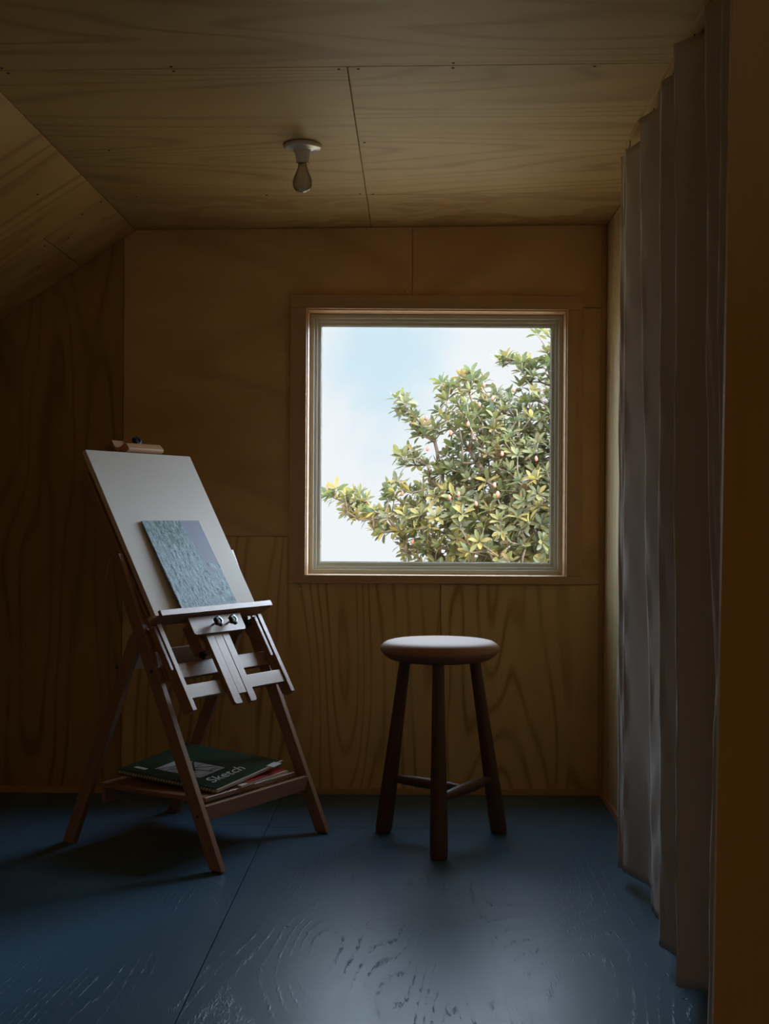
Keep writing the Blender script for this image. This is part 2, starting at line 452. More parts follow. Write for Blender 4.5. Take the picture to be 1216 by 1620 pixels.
def leaf_mat():
    m, nt, out = newmat('magnolia_leaf')
    at_ = N(nt, 'ShaderNodeAttribute'); at_.attribute_name = 'leaf_tint'
    g = N(nt, 'ShaderNodeNewGeometry')
    back = mixc(nt, 0.45, at_.outputs['Color'], (0.075, 0.045, 0.018))
    c = mixc(nt, g.outputs['Backfacing'], at_.outputs['Color'], back)
    p = N(nt, 'ShaderNodeBsdfPrincipled'); nt.links.new(c, p.inputs['Base Color'])
    p.inputs['Roughness'].default_value = 0.5; p.inputs['Specular IOR Level'].default_value = 0.22
    t = N(nt, 'ShaderNodeBsdfTranslucent'); nt.links.new(mixc(nt, 0.4, c, (0.16, 0.15, 0.03)), t.inputs[0])
    mx = N(nt, 'ShaderNodeMixShader'); mx.inputs[0].default_value = 0.33
    nt.links.new(p.outputs[0], mx.inputs[1]); nt.links.new(t.outputs[0], mx.inputs[2])
    nt.links.new(mx.outputs[0], out.inputs[0]); return m
M['leaf'] = leaf_mat()

# ------------------------------------------------------------------ room shell
D = 4.98                      # back wall, interior face
XR, XL, YB = 0.752, -2.35, -3.4
def ceil_z(x): return 2.2335 + (x + 0.178) * 0.0178
XF = -1.105                   # where the ceiling breaks into the roof slope
ZF = ceil_z(XF)
SLOPE = 0.673
def slope_z(x): return ZF + (x - XF) * SLOPE
T = 0.009                     # plywood sheet

WX0, WX1 = (484 - 656 - 0.5) / 401.6, (895 - 656) / 401.6    # opening in the wall
WZ0, WZ1 = CAMZ - (910 - 815) / 401.6, CAMZ - (490 - 815.8) / 401.6

def wx(px): return (px - 656) / 401.6          # on the back wall plane
def wz(py): return CAMZ - (py - 815) / 401.6

# solid shells behind the sheets
b = MB()
yo, yi = D + 0.14, D + T
b.box((XL - 0.1, yi, -0.05), (WX0 - 0.004, yo, 2.5)); b.box((WX1 + 0.004, yi, -0.05), (XR + 0.12, yo, 2.5))
b.box((WX0 - 0.004, yi, -0.05), (WX1 + 0.004, yo, WZ0 - 0.004)); b.box((WX0 - 0.004, yi, WZ1 + 0.004), (WX1 + 0.004, yo, 2.5))
wall_back = struct(obj('wall_back', b, M['ply_plain']), 'plywood-lined end wall around the square window', 'wall')

def wall_panel(poly, mat, ax, parent=wall_back, y0=D):
    mb = MB().prism(poly, y0, y0 + T - 0.0005, lambda p, h: Vector((p[0], h, p[1])))
    return obj('plywood_panel', mb, mat, parent, axis=ax, normal=(0, -1, 0), bevel=0.0009, seg=1)

g = 0.0013                    # half gap between sheets
H, Vv = (1, 0, 0), (0, 0, 1)
xs195, xs648, xs697 = wx(193.5), wx(649.5), wx(697.5)
z850, z923 = wz(850), wz(923.5)
xc = XR - 0.001
zc = lambda x: ceil_z(x) - 0.001
# left of the first seam, upright grain, under the slope
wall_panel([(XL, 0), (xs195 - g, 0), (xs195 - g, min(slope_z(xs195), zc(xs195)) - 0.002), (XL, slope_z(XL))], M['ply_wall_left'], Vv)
# upper left sheet, grain sideways
wall_panel([(xs195 + g, z850 + g), (WX0, z850 + g), (WX0, WZ1), (xs648 - g, WZ1), (xs648 - g, zc(xs648)), (XF, zc(XF)), (xs195 + g, slope_z(xs195) - 0.002)], M['ply_wall_h'], H)
# lower left sheet
wall_panel([(xs195 + g, 0), (xs697 - g, 0), (xs697 - g, WZ0 - 0.0), (WX0, WZ0), (WX0, z850 - g), (xs195 + g, z850 - g)], M['ply_wall_v'], Vv)
wall_panel([(xs697 + g, 0), (xc, 0), (xc, z923 - g), (xs697 + g, z923 - g)], M['ply_wall_v'], Vv)
z485 = wz(485.5)
wall_panel([(xs648 + g, WZ1), (WX1, WZ1), (WX1, z485 + 0.002), (xc, z485 + 0.002), (xc, zc(xc)), (xs648 + g, zc(xs648))], M['ply_wall_h'], H)
wall_panel([(WX1, z923 + g), (xc, z923 + g), (xc, z485 - 0.001), (WX1, z485 - 0.001)], M['ply_wall_h'], H)
wall_panel([(xs697 + g, z923 + g), (WX1 - 0.0005, z923 + g), (WX1 - 0.0005, WZ0), (xs697 + g, WZ0)], M['ply_wall_h'], H)

def screw(px, py, parent=wall_back, mat='steel', Y=None, r=0.0035, pos=None, nrm=(0, -1, 0)):
    p = pos if pos is not None else Vector((wx(px), D, wz(py)))
    nv = Vector(nrm).normalized()
    R = nv.to_track_quat('Z', 'Y').to_matrix().to_4x4()
    mb = MB().lathe([(r, 0), (r, 0.0008), (r * 0.8, 0.0014), (r * 0.35, 0.0014), (r * 0.3, 0.0004), (0, 0.0004)], Matrix.Translation(p) @ R, seg=12, cap=False)
    return obj('screw', mb, M[mat], parent)
for p in ((466, 369), (642, 371), (655, 371), (642, 462), (452, 857), (475, 933), (690, 938), (705, 938), (203, 402), (940, 470), (400, 858), (300, 380), (860, 372), (940, 1010)):
    screw(*p)

# ceiling: slab + sheets
cb = MB()
cb.prism([(XF - 0.05, ceil_z(XF - 0.05) + T), (XR + 0.12, ceil_z(XR + 0.12) + T), (XR + 0.12, 2.55), (XF - 0.05, 2.55)], YB - 0.1, yo, lambda p, h: Vector((p[0], h, p[1])))
ceiling = struct(obj('ceiling', cb, M['ply_plain']), 'plywood ceiling holding the bare bulb', 'ceiling')
def ceil_panel(x0, x1, y0, y1, mat, ax=(1, 0, 0)):
    vs = [(x0, y0, ceil_z(x0)), (x1, y0, ceil_z(x1)), (x1, y1, ceil_z(x1)), (x0, y1, ceil_z(x0))]
    mb = MB().add([Vector(v) for v in vs] + [Vector(v) + Vector((0, 0, T - 0.0005)) for v in vs],
                  [(0, 1, 2, 3), (7, 6, 5, 4), (0, 4, 5, 1), (1, 5, 6, 2), (2, 6, 7, 3), (3, 7, 4, 0)])
    return obj('plywood_panel', mb, mat, ceiling, axis=ax, normal=(0, 0, -1), bevel=0.0009, seg=1)
XS, Y1, Y2 = -0.178, 3.198, 4.48
ceil_panel(XF, XS - g, Y2 + g, D - 0.001, M['ply_mottled'])
ceil_panel(XS + g, XR - 0.002, Y2 + g, D - 0.001, M['ply_mottled'])
ceil_panel(XF, XS - g, Y1 + g, Y2 - g, M['ply_ceiling'])
ceil_panel(XS + g, XR - 0.002, Y1 + g, Y2 - g, M['ply_ceiling'])
ceil_panel(XF, XR - 0.002, Y1 - 1.22, Y1 - g, M['ply_ceiling'])
ceil_panel(XF, XR - 0.002, YB, Y1 - 1.22 - 2 * g, M['ply_ceiling'])
for (x, y) in ((-1.04, 3.215), (-1.045, 3.18), (-.62, 3.215), (-.62, 3.182), (-.2, 3.215), (-.15, 3.215), (.09, 3.215), (.09, 3.18), (.45, 3.215), (-.99, 4.462), (-.53, 4.463), (-.2, 4.463), (-.155, 4.47), (-.16, 3.85), (-.95, 3.9)):
    screw(0, 0, ceiling, 'dark_hole', pos=Vector((x, y, ceil_z(x))), nrm=(0, 0, -1), r=0.004)

# sloping ceiling on the left
ud = Vector((-1, 0, -SLOPE)).normalized()          # down the slope
un = Vector((SLOPE, 0, -1)).normalized()           # into the room
sb = MB()
P0 = Vector((XF, 0, ZF)); L = (XL - 0.1 - XF) / ud.x
def sp(s, y, n=0.0):
    p = P0 + ud * s - un * n; return Vector((p.x, y, p.z))
sb.add([sp(0, YB - .1, T), sp(L, YB - .1, T), sp(L, yo, T), sp(0, yo, T), sp(0, YB - .1, .12), sp(L, YB - .1, .12), sp(L, yo, .12), sp(0, yo, .12)],
       [(0, 1, 2, 3), (7, 6, 5, 4), (0, 4, 5, 1), (1, 5, 6, 2), (2, 6, 7, 3), (3, 7, 4, 0)])
ceil_slope = struct(obj('ceiling_slope', sb, M['ply_plain']), 'sloping plywood ceiling in the upper left corner', 'ceiling')
def slope_panel(s0, s1, y0, y1, mat):
    mb = MB().add([sp(s0, y0), sp(s1, y0), sp(s1, y1), sp(s0, y1), sp(s0, y0, T - .0005), sp(s1, y0, T - .0005), sp(s1, y1, T - .0005), sp(s0, y1, T - .0005)],
                  [(0, 1, 2, 3), (7, 6, 5, 4), (0, 4, 5, 1), (1, 5, 6, 2), (2, 6, 7, 3), (3, 7, 4, 0)])
    return obj('plywood_panel', mb, mat, ceil_slope, axis=ud, normal=un, bevel=0.0009, seg=1)
LS = (XL - XF) / ud.x - 0.01
# seam running along the room at the point where it meets the end wall (128,421)
ssm = (wx(126.0) - XF) / ud.x
slope_panel(0.001, ssm - g, Y2 + g, D - 0.001, M['ply_mottled'])
slope_panel(ssm + g, LS, Y2 + g, D - 0.001, M['ply_mottled'])
slope_panel(0.001, LS, Y1 + g, Y2 - g, M['ply_slope'])
slope_panel(0.001, LS, YB, Y1 - g, M['ply_slope'])
for (s, y) in ((0.15, 4.1), (0.02, 4.49), (0.1, 4.49), (.28, 4.55), (.2, 4.62), (.36, 4.7), (.45, 4.2)):
    screw(0, 0, ceil_slope, 'dark_hole', pos=sp(s, y), nrm=tuple(un), r=0.004)

# side walls, rear wall
LEAN = 0.009
b = MB().prism([(XR - LEAN + T, 0 - .05), (XR + T, 2.3), (XR + .15, 2.3), (XR + .15, -.05)], YB - .1, yo, lambda p, h: Vector((p[0], h, p[1])))
wall_right = struct(obj('wall_right', b, M['ply_plain']), 'plywood side wall behind the grey curtain', 'wall')
def right_panel(y0, y1, mat):
    zt = ceil_z(XR) - .001
    mb = MB().prism([(XR - LEAN, 0), (XR, zt), (XR + T - .0005, zt), (XR - LEAN + T - .0005, 0)], y0, y1, lambda p, h: Vector((p[0], h, p[1])))
    return obj('plywood_panel', mb, mat, wall_right, axis=(0, 0, 1), normal=(-1, 0, 0), bevel=0.0009, seg=1)
right_panel(3.76 + g, D - .001, M['ply_pale'])
right_panel(2.54 + g, 3.76 - g, M['ply_wall_v'])
right_panel(YB, 2.54 - g, M['ply_wall_v'])
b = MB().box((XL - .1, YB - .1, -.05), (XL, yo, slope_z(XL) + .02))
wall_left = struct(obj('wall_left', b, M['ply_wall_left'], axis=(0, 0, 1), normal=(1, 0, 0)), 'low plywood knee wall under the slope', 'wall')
b = MB().box((XL - .1, YB - .1, -.05), (XR + .15, YB, 2.5))
wall_front = struct(obj('wall_front', b, M['ply_wall_h'], axis=(1, 0, 0), normal=(0, 1, 0)), 'plywood wall at the near end of the room', 'wall')

# floor: slab + painted sheets, seam along the room at x=-0.511
b = MB().box((XL - .1, YB - .1, -.14), (XR + .15, yo, -0.012))
floor = struct(obj('floor', b, M['floor'], axis=(0, 1, 0)), 'blue painted plywood floor', 'floor')
def floor_panel(x0, x1, y0, y1):
    mb = MB().box((x0, y0, -0.012), (x1, y1, 0.0))
    return obj('floor_panel', mb, M['floor'], floor, axis=(0, 1, 0), bevel=0.0010, seg=1)
floor_panel(-0.511 + g, XR, YB, 4.445 - g)
floor_panel(-0.511 + g, XR, 4.445 + g * .4, D)
floor_panel(XL, -0.511 - g, YB, 4.47 - g)
floor_panel(XL, -0.511 - g, 4.47 + g * .4, D)

# window reveal etc: window_1
win = struct(empty('window_1', ((WX0 + WX1) / 2, D, WZ0)), 'square picture window with pale metal frame and pine casing', 'window')
def rect_ring(x0, x1, z0, z1, t, y0, y1, mb=None, tb=None):
    """ring of four bars inside the given outer rectangle"""
    mb = mb or MB(); tb = t if tb is None else tb
    mb.box((x0, y0, z0), (x0 + t, y1, z1)); mb.box((x1 - t, y0, z0), (x1, y1, z1))
    mb.box((x0 + t, y0, z0), (x1 - t, y1, z0 + tb)); mb.box((x0 + t, y0, z1 - t), (x1 - t, y1, z1))
    return mb
cz = 0.016                   # casing thickness
cx0, cx1, cztop, czb = wx(458), wx(920), wz(468), wz(923)
obj('casing_side', MB().box((cx0, D - cz, WZ0), (WX0, D, cztop - 0.0545)), M['casing'], win, axis=(0, 0, 1), normal=(0, -1, 0), bevel=0.0012)
obj('casing_side', MB().box((WX1, D - cz, WZ0), (cx1, D, cztop - 0.0545)), M['casing'], win, axis=(0, 0, 1), normal=(0, -1, 0), bevel=0.0012)
obj('casing_head', MB().box((cx0, D - cz, cztop - 0.054), (cx1, D, cztop)), M['casing'], win, axis=(1, 0, 0), normal=(0, -1, 0), bevel=0.0012)
obj('window_sill', MB().box((cx0, D - cz - 0.006, czb), (cx1, D + 0.10, WZ0 - 0.0002)), M['casing'], win, axis=(1, 0, 0), normal=(0, 0, 1), bevel=0.0012)
# lining set back 4 mm from the casing edge
RV = 0.105
for nm, lo, hi, ax in (('jamb_lining', (WX0 - .001, D + .001, WZ0), (WX0 + .005, D + RV, WZ1), (0, 1, 0)),
                       ('jamb_lining', (WX1 - .005, D + .001, WZ0), (WX1 + .001, D + RV, WZ1), (0, 1, 0)),
                       ('head_lining', (WX0 + .005, D + .001, WZ1 - .006), (WX1 - .005, D + RV, WZ1 + .001), (1, 0, 0))):
    obj(nm, MB().box(lo, hi), M['trim'], win, axis=ax, bevel=0.0006, seg=1)
# metal frame: stepped rings
fx0, fx1, fz0, fz1 = WX0 + .0055, WX1 - .0055, WZ0 + .0005, WZ1 - .0065
fr = MB()
fr = rect_ring(fx0, fx1, fz0, fz1, .017, D + .088, D + .150)
obj('window_frame', fr, M['alu'], win, bevel=0.0015)
fr = rect_ring(fx0 + .017, fx1 - .017, fz0 + .017, fz1 - .017, .0125, D + .104, D + .146)
obj('window_frame_step', fr, M['alu'], win, bevel=0.0015)
fr = rect_ring(fx0 + .0295, fx1 - .0295, fz0 + .0295, fz1 - .0295, .014, D + .117, D + .142, tb=.016)
obj('window_sash', fr, M['alu'], win, bevel=0.0015)
sx0, sx1, sz0, sz1 = fx0 + .0435, fx1 - .0435, fz0 + .0455, fz1 - .0435
obj('gasket', rect_ring(sx0 - .001, sx1 + .001, sz0 - .001, sz1 + .001, .003, D + .126, D + .136), M['gasket'], win)
obj('glass_pane', MB().box((sx0 - .004, D + .128, sz0 - .004), (sx1 + .004, D + .134, sz1 + .004)), M['glass'], win)

# trims
b = MB().box((XL, D - .010, 0), (XR - .012, D, .024))
struct(obj('baseboard_back', b, M['trim'], axis=(1, 0, 0), normal=(0, -1, 0), bevel=.0012), 'narrow pine baseboard under the window wall', 'baseboard')
b = MB().prism([(XR - LEAN - .012, 0), (XR - LEAN, 0), (XR - LEAN, .026), (XR - LEAN - .012, .026)], 2.42, D - .0105, lambda p, h: Vector((p[0], h, p[1])))
struct(obj('baseboard_right', b, M['trim'], axis=(0, 1, 0), normal=(-1, 0, 0), bevel=.0012), 'narrow pine baseboard running behind the curtain', 'baseboard')
b = MB().prism([(XR - LEAN - .021, .026), (XR - LEAN - .001, .026), (XR - .002, ceil_z(XR) - .004), (XR - .022, ceil_z(XR) - .004)], D - .006, D - .0005, lambda p, h: Vector((p[0], h, p[1])))
struct(obj('trim_1', b, M['casing'], axis=(0, 0, 1), normal=(0, -1, 0), bevel=.001), 'slim pine batten in the right corner of the window wall', 'trim')

# plywood end panel of the alcove on the right, close to the camera
YP = 2.32
b = MB().prism([(0.5475, -0.0), (0.5745, ceil_z(.57) - .002), (XR - .001, ceil_z(XR) - .002), (XR - .010, 0.0)], YP - .018, YP, lambda p, h: Vector((p[0], h, p[1])))
struct(obj('wall_partition', b, M['ply_plain'], axis=(0, 0, 1), normal=(0, -1, 0), bevel=.001), 'plain plywood end panel nearest the camera on the right', 'wall')

# ------------------------------------------------------------------ curtain
# fold tips and valleys in plan, keyed by height: name -> [(z, x, y), ...]
ZT, ZB = 2.196, 0.052
pleats = [
    [(ZT, .640, 3.86), (ZB, .640, 3.86)],
    [(ZT, .617, 3.83), (1.2, .611, 3.81), (ZB, .612, 3.79)],          # far edge
    [(ZT, .628, 3.78), (1.2, .625, 3.77), (ZB, .628, 3.75)],          # small dip
    [(ZT, .617, 3.745), (1.2, .6165, 3.745), (.6, .622, 3.745), (ZB, .6215, 3.735)],
    [(ZT, .672, 3.58), (ZB, .676, 3.57)],                               # valley
    [(ZT, .607, 3.46), (1.64, .613, 3.44), (1.13, .622, 3.42), (.6, .632, 3.39), (ZB, .637, 3.36)],
    [(ZT, .664, 3.28), (1.1, .660, 3.27), (.5, .650, 3.24), (ZB, .642, 3.20)],
    [(ZT, .607, 3.16), (1.2, .603, 3.13), (ZB, .603, 3.085)],
    [(ZT, .655, 3.03), (ZB, .640, 2.985)],
    [(ZT, .590, 2.905), (1.2, .588, 2.87), (ZB, .589, 2.815)],
    [(ZT, .668, 2.80), (ZB, .670, 2.79)],
    [(ZT, .607, 2.68), (1.5, .615, 2.68), (1.1, .622, 2.68), (.68, .640, 2.68), (ZB, .655, 2.67)],
    [(ZT, .655, 2.59), (1.1, .650, 2.60), (.68, .655, 2.61), (ZB, .665, 2.62)],
    [(ZT, .598, 2.50), (1.5, .5965, 2.50), (1.1, .602, 2.50), (.83, .602, 2.50), (.66, .593, 2.50), (.4, .586, 2.50), (ZB, .582, 2.50)],
    [(ZT, .640, 2.41), (ZB, .620, 2.41)],
    [(ZT, .655, 2.355), (ZB, .655, 2.355)],
]
def key(ks, z):
    ks = sorted(ks)
    if z <= ks[0][0]: return np.array(ks[0][1:])
    for (za, xa, ya), (zb, xb, yb) in zip(ks[:-1], ks[1:]):
        if z <= zb:
            t = (z - za) / (zb - za); t = t * t * (3 - 2 * t)
            return np.array((xa + (xb - xa) * t, ya + (yb - ya) * t))
    return np.array(ks[-1][1:])
NZ = 90
rows = []
for iz in range(NZ + 1):
    z = ZB + (ZT - ZB) * iz / NZ
    P = [key(k, z) for k in pleats]
    row = [P[0]]
    for i in range(1, len(P) - 1):
        a, c, e = P[i - 1], P[i], P[i + 1]
        da, de = np.linalg.norm(a - c), np.linalg.norm(e - c)
        r = min(0.014 if i % 2 or i in (3,) else 0.03, da * .45, de * .45)
        s0 = c + (a - c) / da * r; s1 = c + (e - c) / de * r
        for t in (0, .25, .5, .75, 1):
            row.append((1 - t) ** 2 * s0 + 2 * t * (1 - t) * c + t * t * s1)
        q = e + (c - e) / de * min(0.03, de * .45)
        for t in (.3, .6):
            m_ = s1 + (q - s1) * t
            row.append(m_)
    row.append(P[-1])
    rows.append(row)
nc = len(rows[0])
verts, faces = [], []
wob = rng.normal(size=(nc,)) * 0.0006
for iz, row in enumerate(rows):
    z = ZB + (ZT - ZB) * iz / NZ
    for ic, p in enumerate(row):
        dx = 0.0022 * math.sin(z * 7 + ic * .37) * math.sin(ic * .9) + 0.0012 * math.sin(z * 23 + ic * 1.7)
        # wrinkled lower part of the fold at y 3.25..3.4
        wr = math.exp(-((p[1] - 3.30) / .06) ** 2) * max(0, 1 - z / 1.1)
        dx += wr * 0.004 * math.sin(z * 31 + p[1] * 60) + wr * .003 * math.sin(p[1] * 240 + z * 5)
        # ceiling is uneven: the heading follows the hooks
        dz = 0.0
        if iz > NZ - 2: dz = -0.010 * abs(math.sin(ic * .23))
        verts.append(Vector((p[0] + dx + wob[ic], p[1], z + dz)))
for iz in range(NZ):
    for ic in range(nc - 1):
        a = iz * nc + ic
        faces.append((a, a + 1, a + nc + 1, a + nc))
cm = MB().add(verts, faces)
cur = obj('curtain', cm, M['curtain'], smooth=True)
so = cur.modifiers.new('thick', 'SOLIDIFY'); so.thickness = 0.0016; so.offset = 0
tag(cur, 'long grey linen curtain hanging in pleats along the right wall', 'curtain')
trk = empty('curtain_track', (.648, 3.1, ceil_z(.65) - .022))
tag(trk, 'slim pale track on the ceiling above the grey curtain', 'curtain track')
obj('track_rail', MB().box((.640, 2.34, ceil_z(.64) - .014), (.662, 3.87, ceil_z(.64) - .0005)), M['ply_ceiling'], trk, axis=(0, 1, 0), bevel=.001)
for (x, y) in ((.655, 3.50), (.652, 3.22), (.648, 2.96), (.655, 2.74), (.650, 2.5), (.64, 3.8)):
    obj('hook', MB().tube([(x, y, ceil_z(.64) - .018), (x, y, ceil_z(.64) - .034), (x - .006, y - .004, ceil_z(.64) - .044), (x - .004, y - .008, ceil_z(.64) - .056)], .0016, 6), M['black_plastic'], trk)

# ------------------------------------------------------------------ ceiling lamp
lx, ly = (478.5 - 656 - 3.4) * 3.87 / F, 3.87
lz = ceil_z(lx)
lamp = empty('ceiling_lamp', (lx, ly, lz))
tag(lamp, 'white porcelain lampholder with an unlit bare bulb on the ceiling', 'ceiling lamp')
Lm = Matrix.Translation((lx, ly, lz)) @ Matrix.Rotation(math.pi, 4, 'X')
obj('lamp_base', MB().lathe([(.056, 0), (.0585, .003), (.0585, .008), (.056, .0115), (.050, .013), (.046, .012), (.040, .014), (.034, .0165), (.030, .017), (.026, .022), (.0225, .030), (.0205, .042), (.0195, .054), (.0180, .056), (.0165, .054), (.0165, .03), (0, .03)], Lm, 48, cap=False), M['porcelain'], lamp, smooth=0.9)
obj('lamp_socket_ring', MB().lathe([(.0160, .050), (.0160, .0555), (.0135, .0555), (.0135, .050)], Lm, 32), M['brass'], lamp, smooth=0.8)
obj('bulb', MB().lathe([(.0130, .040), (.0132, .056), (.0142, .066), (.0178, .078), (.0235, .091), (.0278, .102), (.0300, .112), (.0298, .122), (.0265, .132), (.0200, .1395), (.0110, .1435), (0, .1448)], Lm, 48, cap=False), M['bulb'], lamp, smooth=True)

# ------------------------------------------------------------------ stool
SX, SY = 0.0875, 4.275
stool = empty('stool', (SX, SY, 0))
tag(stool, 'dark wooden three legged stool with round padded leather seat', 'stool')
S0 = Matrix.Translation((SX, SY, 0))
obj('seat_base', MB().lathe([(.0, .610), (.142, .610), (.160, .613), (.176, .620), (.189, .630), (.1925, .636), (.1925, .640), (.0, .640)], S0, 72, cap=False), M['seat_wood'], stool, smooth=0.7)
obj('seat_cushion', MB().lathe([(.0, .638), (.190, .638), (.1965, .6395), (.2005, .6445), (.2012, .651), (.1985, .659), (.1915, .6675), (.181, .6735), (.165, .6775), (.140, .680), (.09, .6815), (.0, .682)], S0, 96, cap=False), M['leather'], stool, smooth=True)
feet = [(-.1025, 4.385), (.2985, 4.385), (.0834, 4.042)]
tops = []
for fx, fy in feet:
    d = Vector((fx - SX, fy - SY, 0)); tops.append(Vector((SX, SY, .612)) + d.normalized() * .135)
tops[2].x = .0795
def leg_axis(i):
    return Vector((feet[i][0], feet[i][1], 0)), tops[i]
for i in range(3):
    a, c = leg_axis(i)
    ax = (c - a)
    Lg = ax.length
    ring_t = [0.0, .012, .03, .10, .25, .45, .65, .85, 1.0]
    ring_r = [.0255, .0275, .0292, .0290, .0275, .0250, .0225, .0205, .0192]
    mb = MB(); vs = []; fs = []; sg = 32
    for t, r in zip(ring_t, ring_r):
        for k in range(sg):
            th = 2 * math.pi * k / sg
            # softly twelve-sided
            rr = r * (1 + 0.010 * math.cos(12 * th))
            p = a + ax * t + Vector((rr * math.cos(th), rr * math.sin(th), 0))
            if t == 0: p.z = 0.001
            vs.append(p)
    for i2 in range(len(ring_t) - 1):
        for k in range(sg):
            j = (k + 1) % sg
            fs.append((i2 * sg + k, i2 * sg + j, (i2 + 1) * sg + j, (i2 + 1) * sg + k))
    fs.append(tuple(range(sg))[::-1]); fs.append(tuple((len(ring_t) - 1) * sg + k for k in range(sg)))
    mb.add(vs, fs)
    obj('leg', mb, M['walnut'], stool, axis=ax, normal=(0, -1, 0), smooth=0.9)
def leg_at(i, z):
    a, c = leg_axis(i); return a + (c - a) * (z / c.z)
def spindle(p, q, r0, r1, name='stretcher'):
    ts = [i / 16 for i in range(17)]
    pts = [p.lerp(q, t) for t in ts]; rs = [r0 + (r1 - r0) * math.sin(math.pi * t) ** 0.8 for t in ts]
    return obj(name, MB().tube(pts, rs, 20), M['walnut'], stool, axis=q - p, smooth=0.9)
pr, pf = leg_at(1, .192), leg_at(2, .186)
spindle(pf, pr, .0105, .0195)
mid = pf.lerp(pr, .47)
spindle(leg_at(0, .192), mid, .0105, .0190)

# ------------------------------------------------------------------ easel
O2 = Vector((-.455, 4.12, 0))
W_ = Vector((.505, .863, 0)).normalized()
F_ = Vector((W_.y, -W_.x, 0))
RZ = math.atan2(W_.y, W_.x)
def E(a, b_, z): return O2 + W_ * a + F_ * b_ + Vector((0, 0, z))
c30, s30 = math.cos(math.radians(30)), .5
def T3(a, s, n): return E(a, -.11 - s * s30 + n * c30, .485 + s * c30 + n * s30)
up_t = (T3(0, 1, 0) - T3(0, 0, 0)); nrm_t = (T3(0, 0, 1) - T3(0, 0, 0))
easel = empty('easel', tuple(O2), RZ)
tag(easel, 'beech wood studio easel tilted back, holding a blank canvas', 'easel')

def side_prism(name, poly, a0, a1, axis, mat='beech', bev=.0018, parent=None, nor=None):
    """poly in (b, z) extruded from a0 to a1"""
    mb = MB().prism(poly, a0, a1, lambda p, h: E(h, p[0], p[1]))
    return obj(name, mb, M[mat], parent or easel, axis=axis, normal=nor or tuple(W_), bevel=bev)
def tilt_box(name, a0, a1, s0, s1, n0, n1, axis=None, mat='beech', bev=.0018, parent=None):
    mb = MB().prism([(s0, n0), (s1, n0), (s1, n1), (s0, n1)], a0, a1, lambda p, h: T3(h, p[0], p[1]))
    return obj(name, mb, M[mat], parent or easel, axis=axis or tuple(up_t), normal=tuple(nrm_t), bevel=bev)
def bar_poly(b0, z0, b1, z1, w):
    """bar between two points of its front edge in the (b,z) plane, w wide towards the back, foot cut level"""
    dx, dz = b1 - b0, z1 - z0; l = math.hypot(dx, dz); dx /= l; dz /= l
    nx, nz = -dz, dx                                # to the back/down
    cut = w / dz                                     # horizontal width of the bar
    return [(b0, z0), (b1, z1), (b1 + nx * w, z1 + nz * w), (b0 - cut, z0)]

LEGS = -.446
LT = .972
def lb(z): return LEGS * z + .022
for s in (-1, 1):
    poly = bar_poly(0.025, 0.006, lb(LT) + .006, LT, .044)
    a0, a1 = sorted((s * .272, s * .294))
    side_prism('front_leg', poly, a0, a1, (F_ * LEGS + Vector((0, 0, 1))))
    # plastic glide under the foot
    side_prism('foot_glide', [(.014, 0), (-.016, 0), (-.016, .006), (.014, .006)], a0 + .003, a1 - .003, tuple(F_), 'black_plastic', .0005)
for s in (-1, 1):
    # rear leg
    a0, a1 = sorted((s * .248, s * .270))
    d = Vector((.302, .707)).normalized()
    nx, nz = d.y, -d.x
    b0, b1 = -.588, -.3300
    poly = [(-.624, .0), (-.673, .0), (-.386, .690), (-.362, .722), (-.330, .702)]
    side_prism('rear_leg', poly, a0, a1, (F_ * .40 + Vector((0, 0, 1))))
# slotted arms below the ledge (their edges face the room)
for s in (-1, 1):
    a0, a1 = sorted((s * .250, s * .270))
    mb = MB()
    fn = lambda p, h: T3(h, p[0], p[1])
    # front strip, rear strip, solid lower end: slot between them
    prof = [(0.0, -.002), (0.003, 0.0), (.304, 0.0), (.304, -.009), (.152, -.009), (.146, -.0135), (.152, -.018), (.304, -.018), (.304, -.042), (.012, -.042), (.003, -.036), (0.0, -.028)]
    mb.prism(prof, a0, a1, fn)
    obj('slotted_arm', mb, M['beech'], easel, axis=tuple(up_t), normal=tuple(W_), bevel=.0010, seg=1)
    # long rails behind the canvas
    prof = [(.225, -.0435), (.345, -.0435), (.345, -.024), (.880, -.024), (.885, -.030), (.865, -.078), (.26, -.078)]
    mb = MB().prism(prof, a0, a1, fn)
    obj('canvas_rail', mb, M['beech'], easel, axis=tuple(up_t), normal=tuple(W_), bevel=.0015, seg=1)
tilt_box('cross_bar', -.2495, .2495, .043, .090, -.024, -.006, axis=tuple(W_))
tilt_box('cross_bar', -.2715, .2715, .128, .179, -.064, -.0445, axis=tuple(W_))
# bar between the rear legs
side_prism('cross_bar', [(-.395, .590), (-.413, .590), (-.413, .646), (-.395, .646)], -.2475, .2475, tuple(W_), nor=tuple(F_))
# centre mast: two outer strips and a sliding middle strip
def strip(name, a0, a1, s0, s1, n0, n1, rl, rr):
    pts = []
    if rl: pts += [(a0, s0 + rl), (a0 + rl * .3, s0 + rl * .3), (a0 + rl, s0)]
    else: pts += [(a0, s0)]
    if rr: pts += [(a1 - rr, s0), (a1 - rr * .3, s0 + rr * .3), (a1, s0 + rr)]
    else: pts += [(a1, s0)]
    pts += [(a1, s1), (a0, s1)]
    mb = MB().prism(pts, n0, n1, lambda p, h: T3(p[0], p[1], h))
    return obj(name, mb, M['beech'], easel, axis=tuple(up_t), normal=tuple(nrm_t), bevel=.0009, seg=1)
strip('mast_strip', -.0760, -.0372, -.008, .90, -.0115 + .003, .0105 - .0, .010, 0) if False else None
strip('mast_strip', -.0760, -.0372, -.008, .320, -.0055, .0100, .010, 0)
strip('mast_strip', .0062, .0410, -.008, .320, -.0055, .0100, 0, .010)
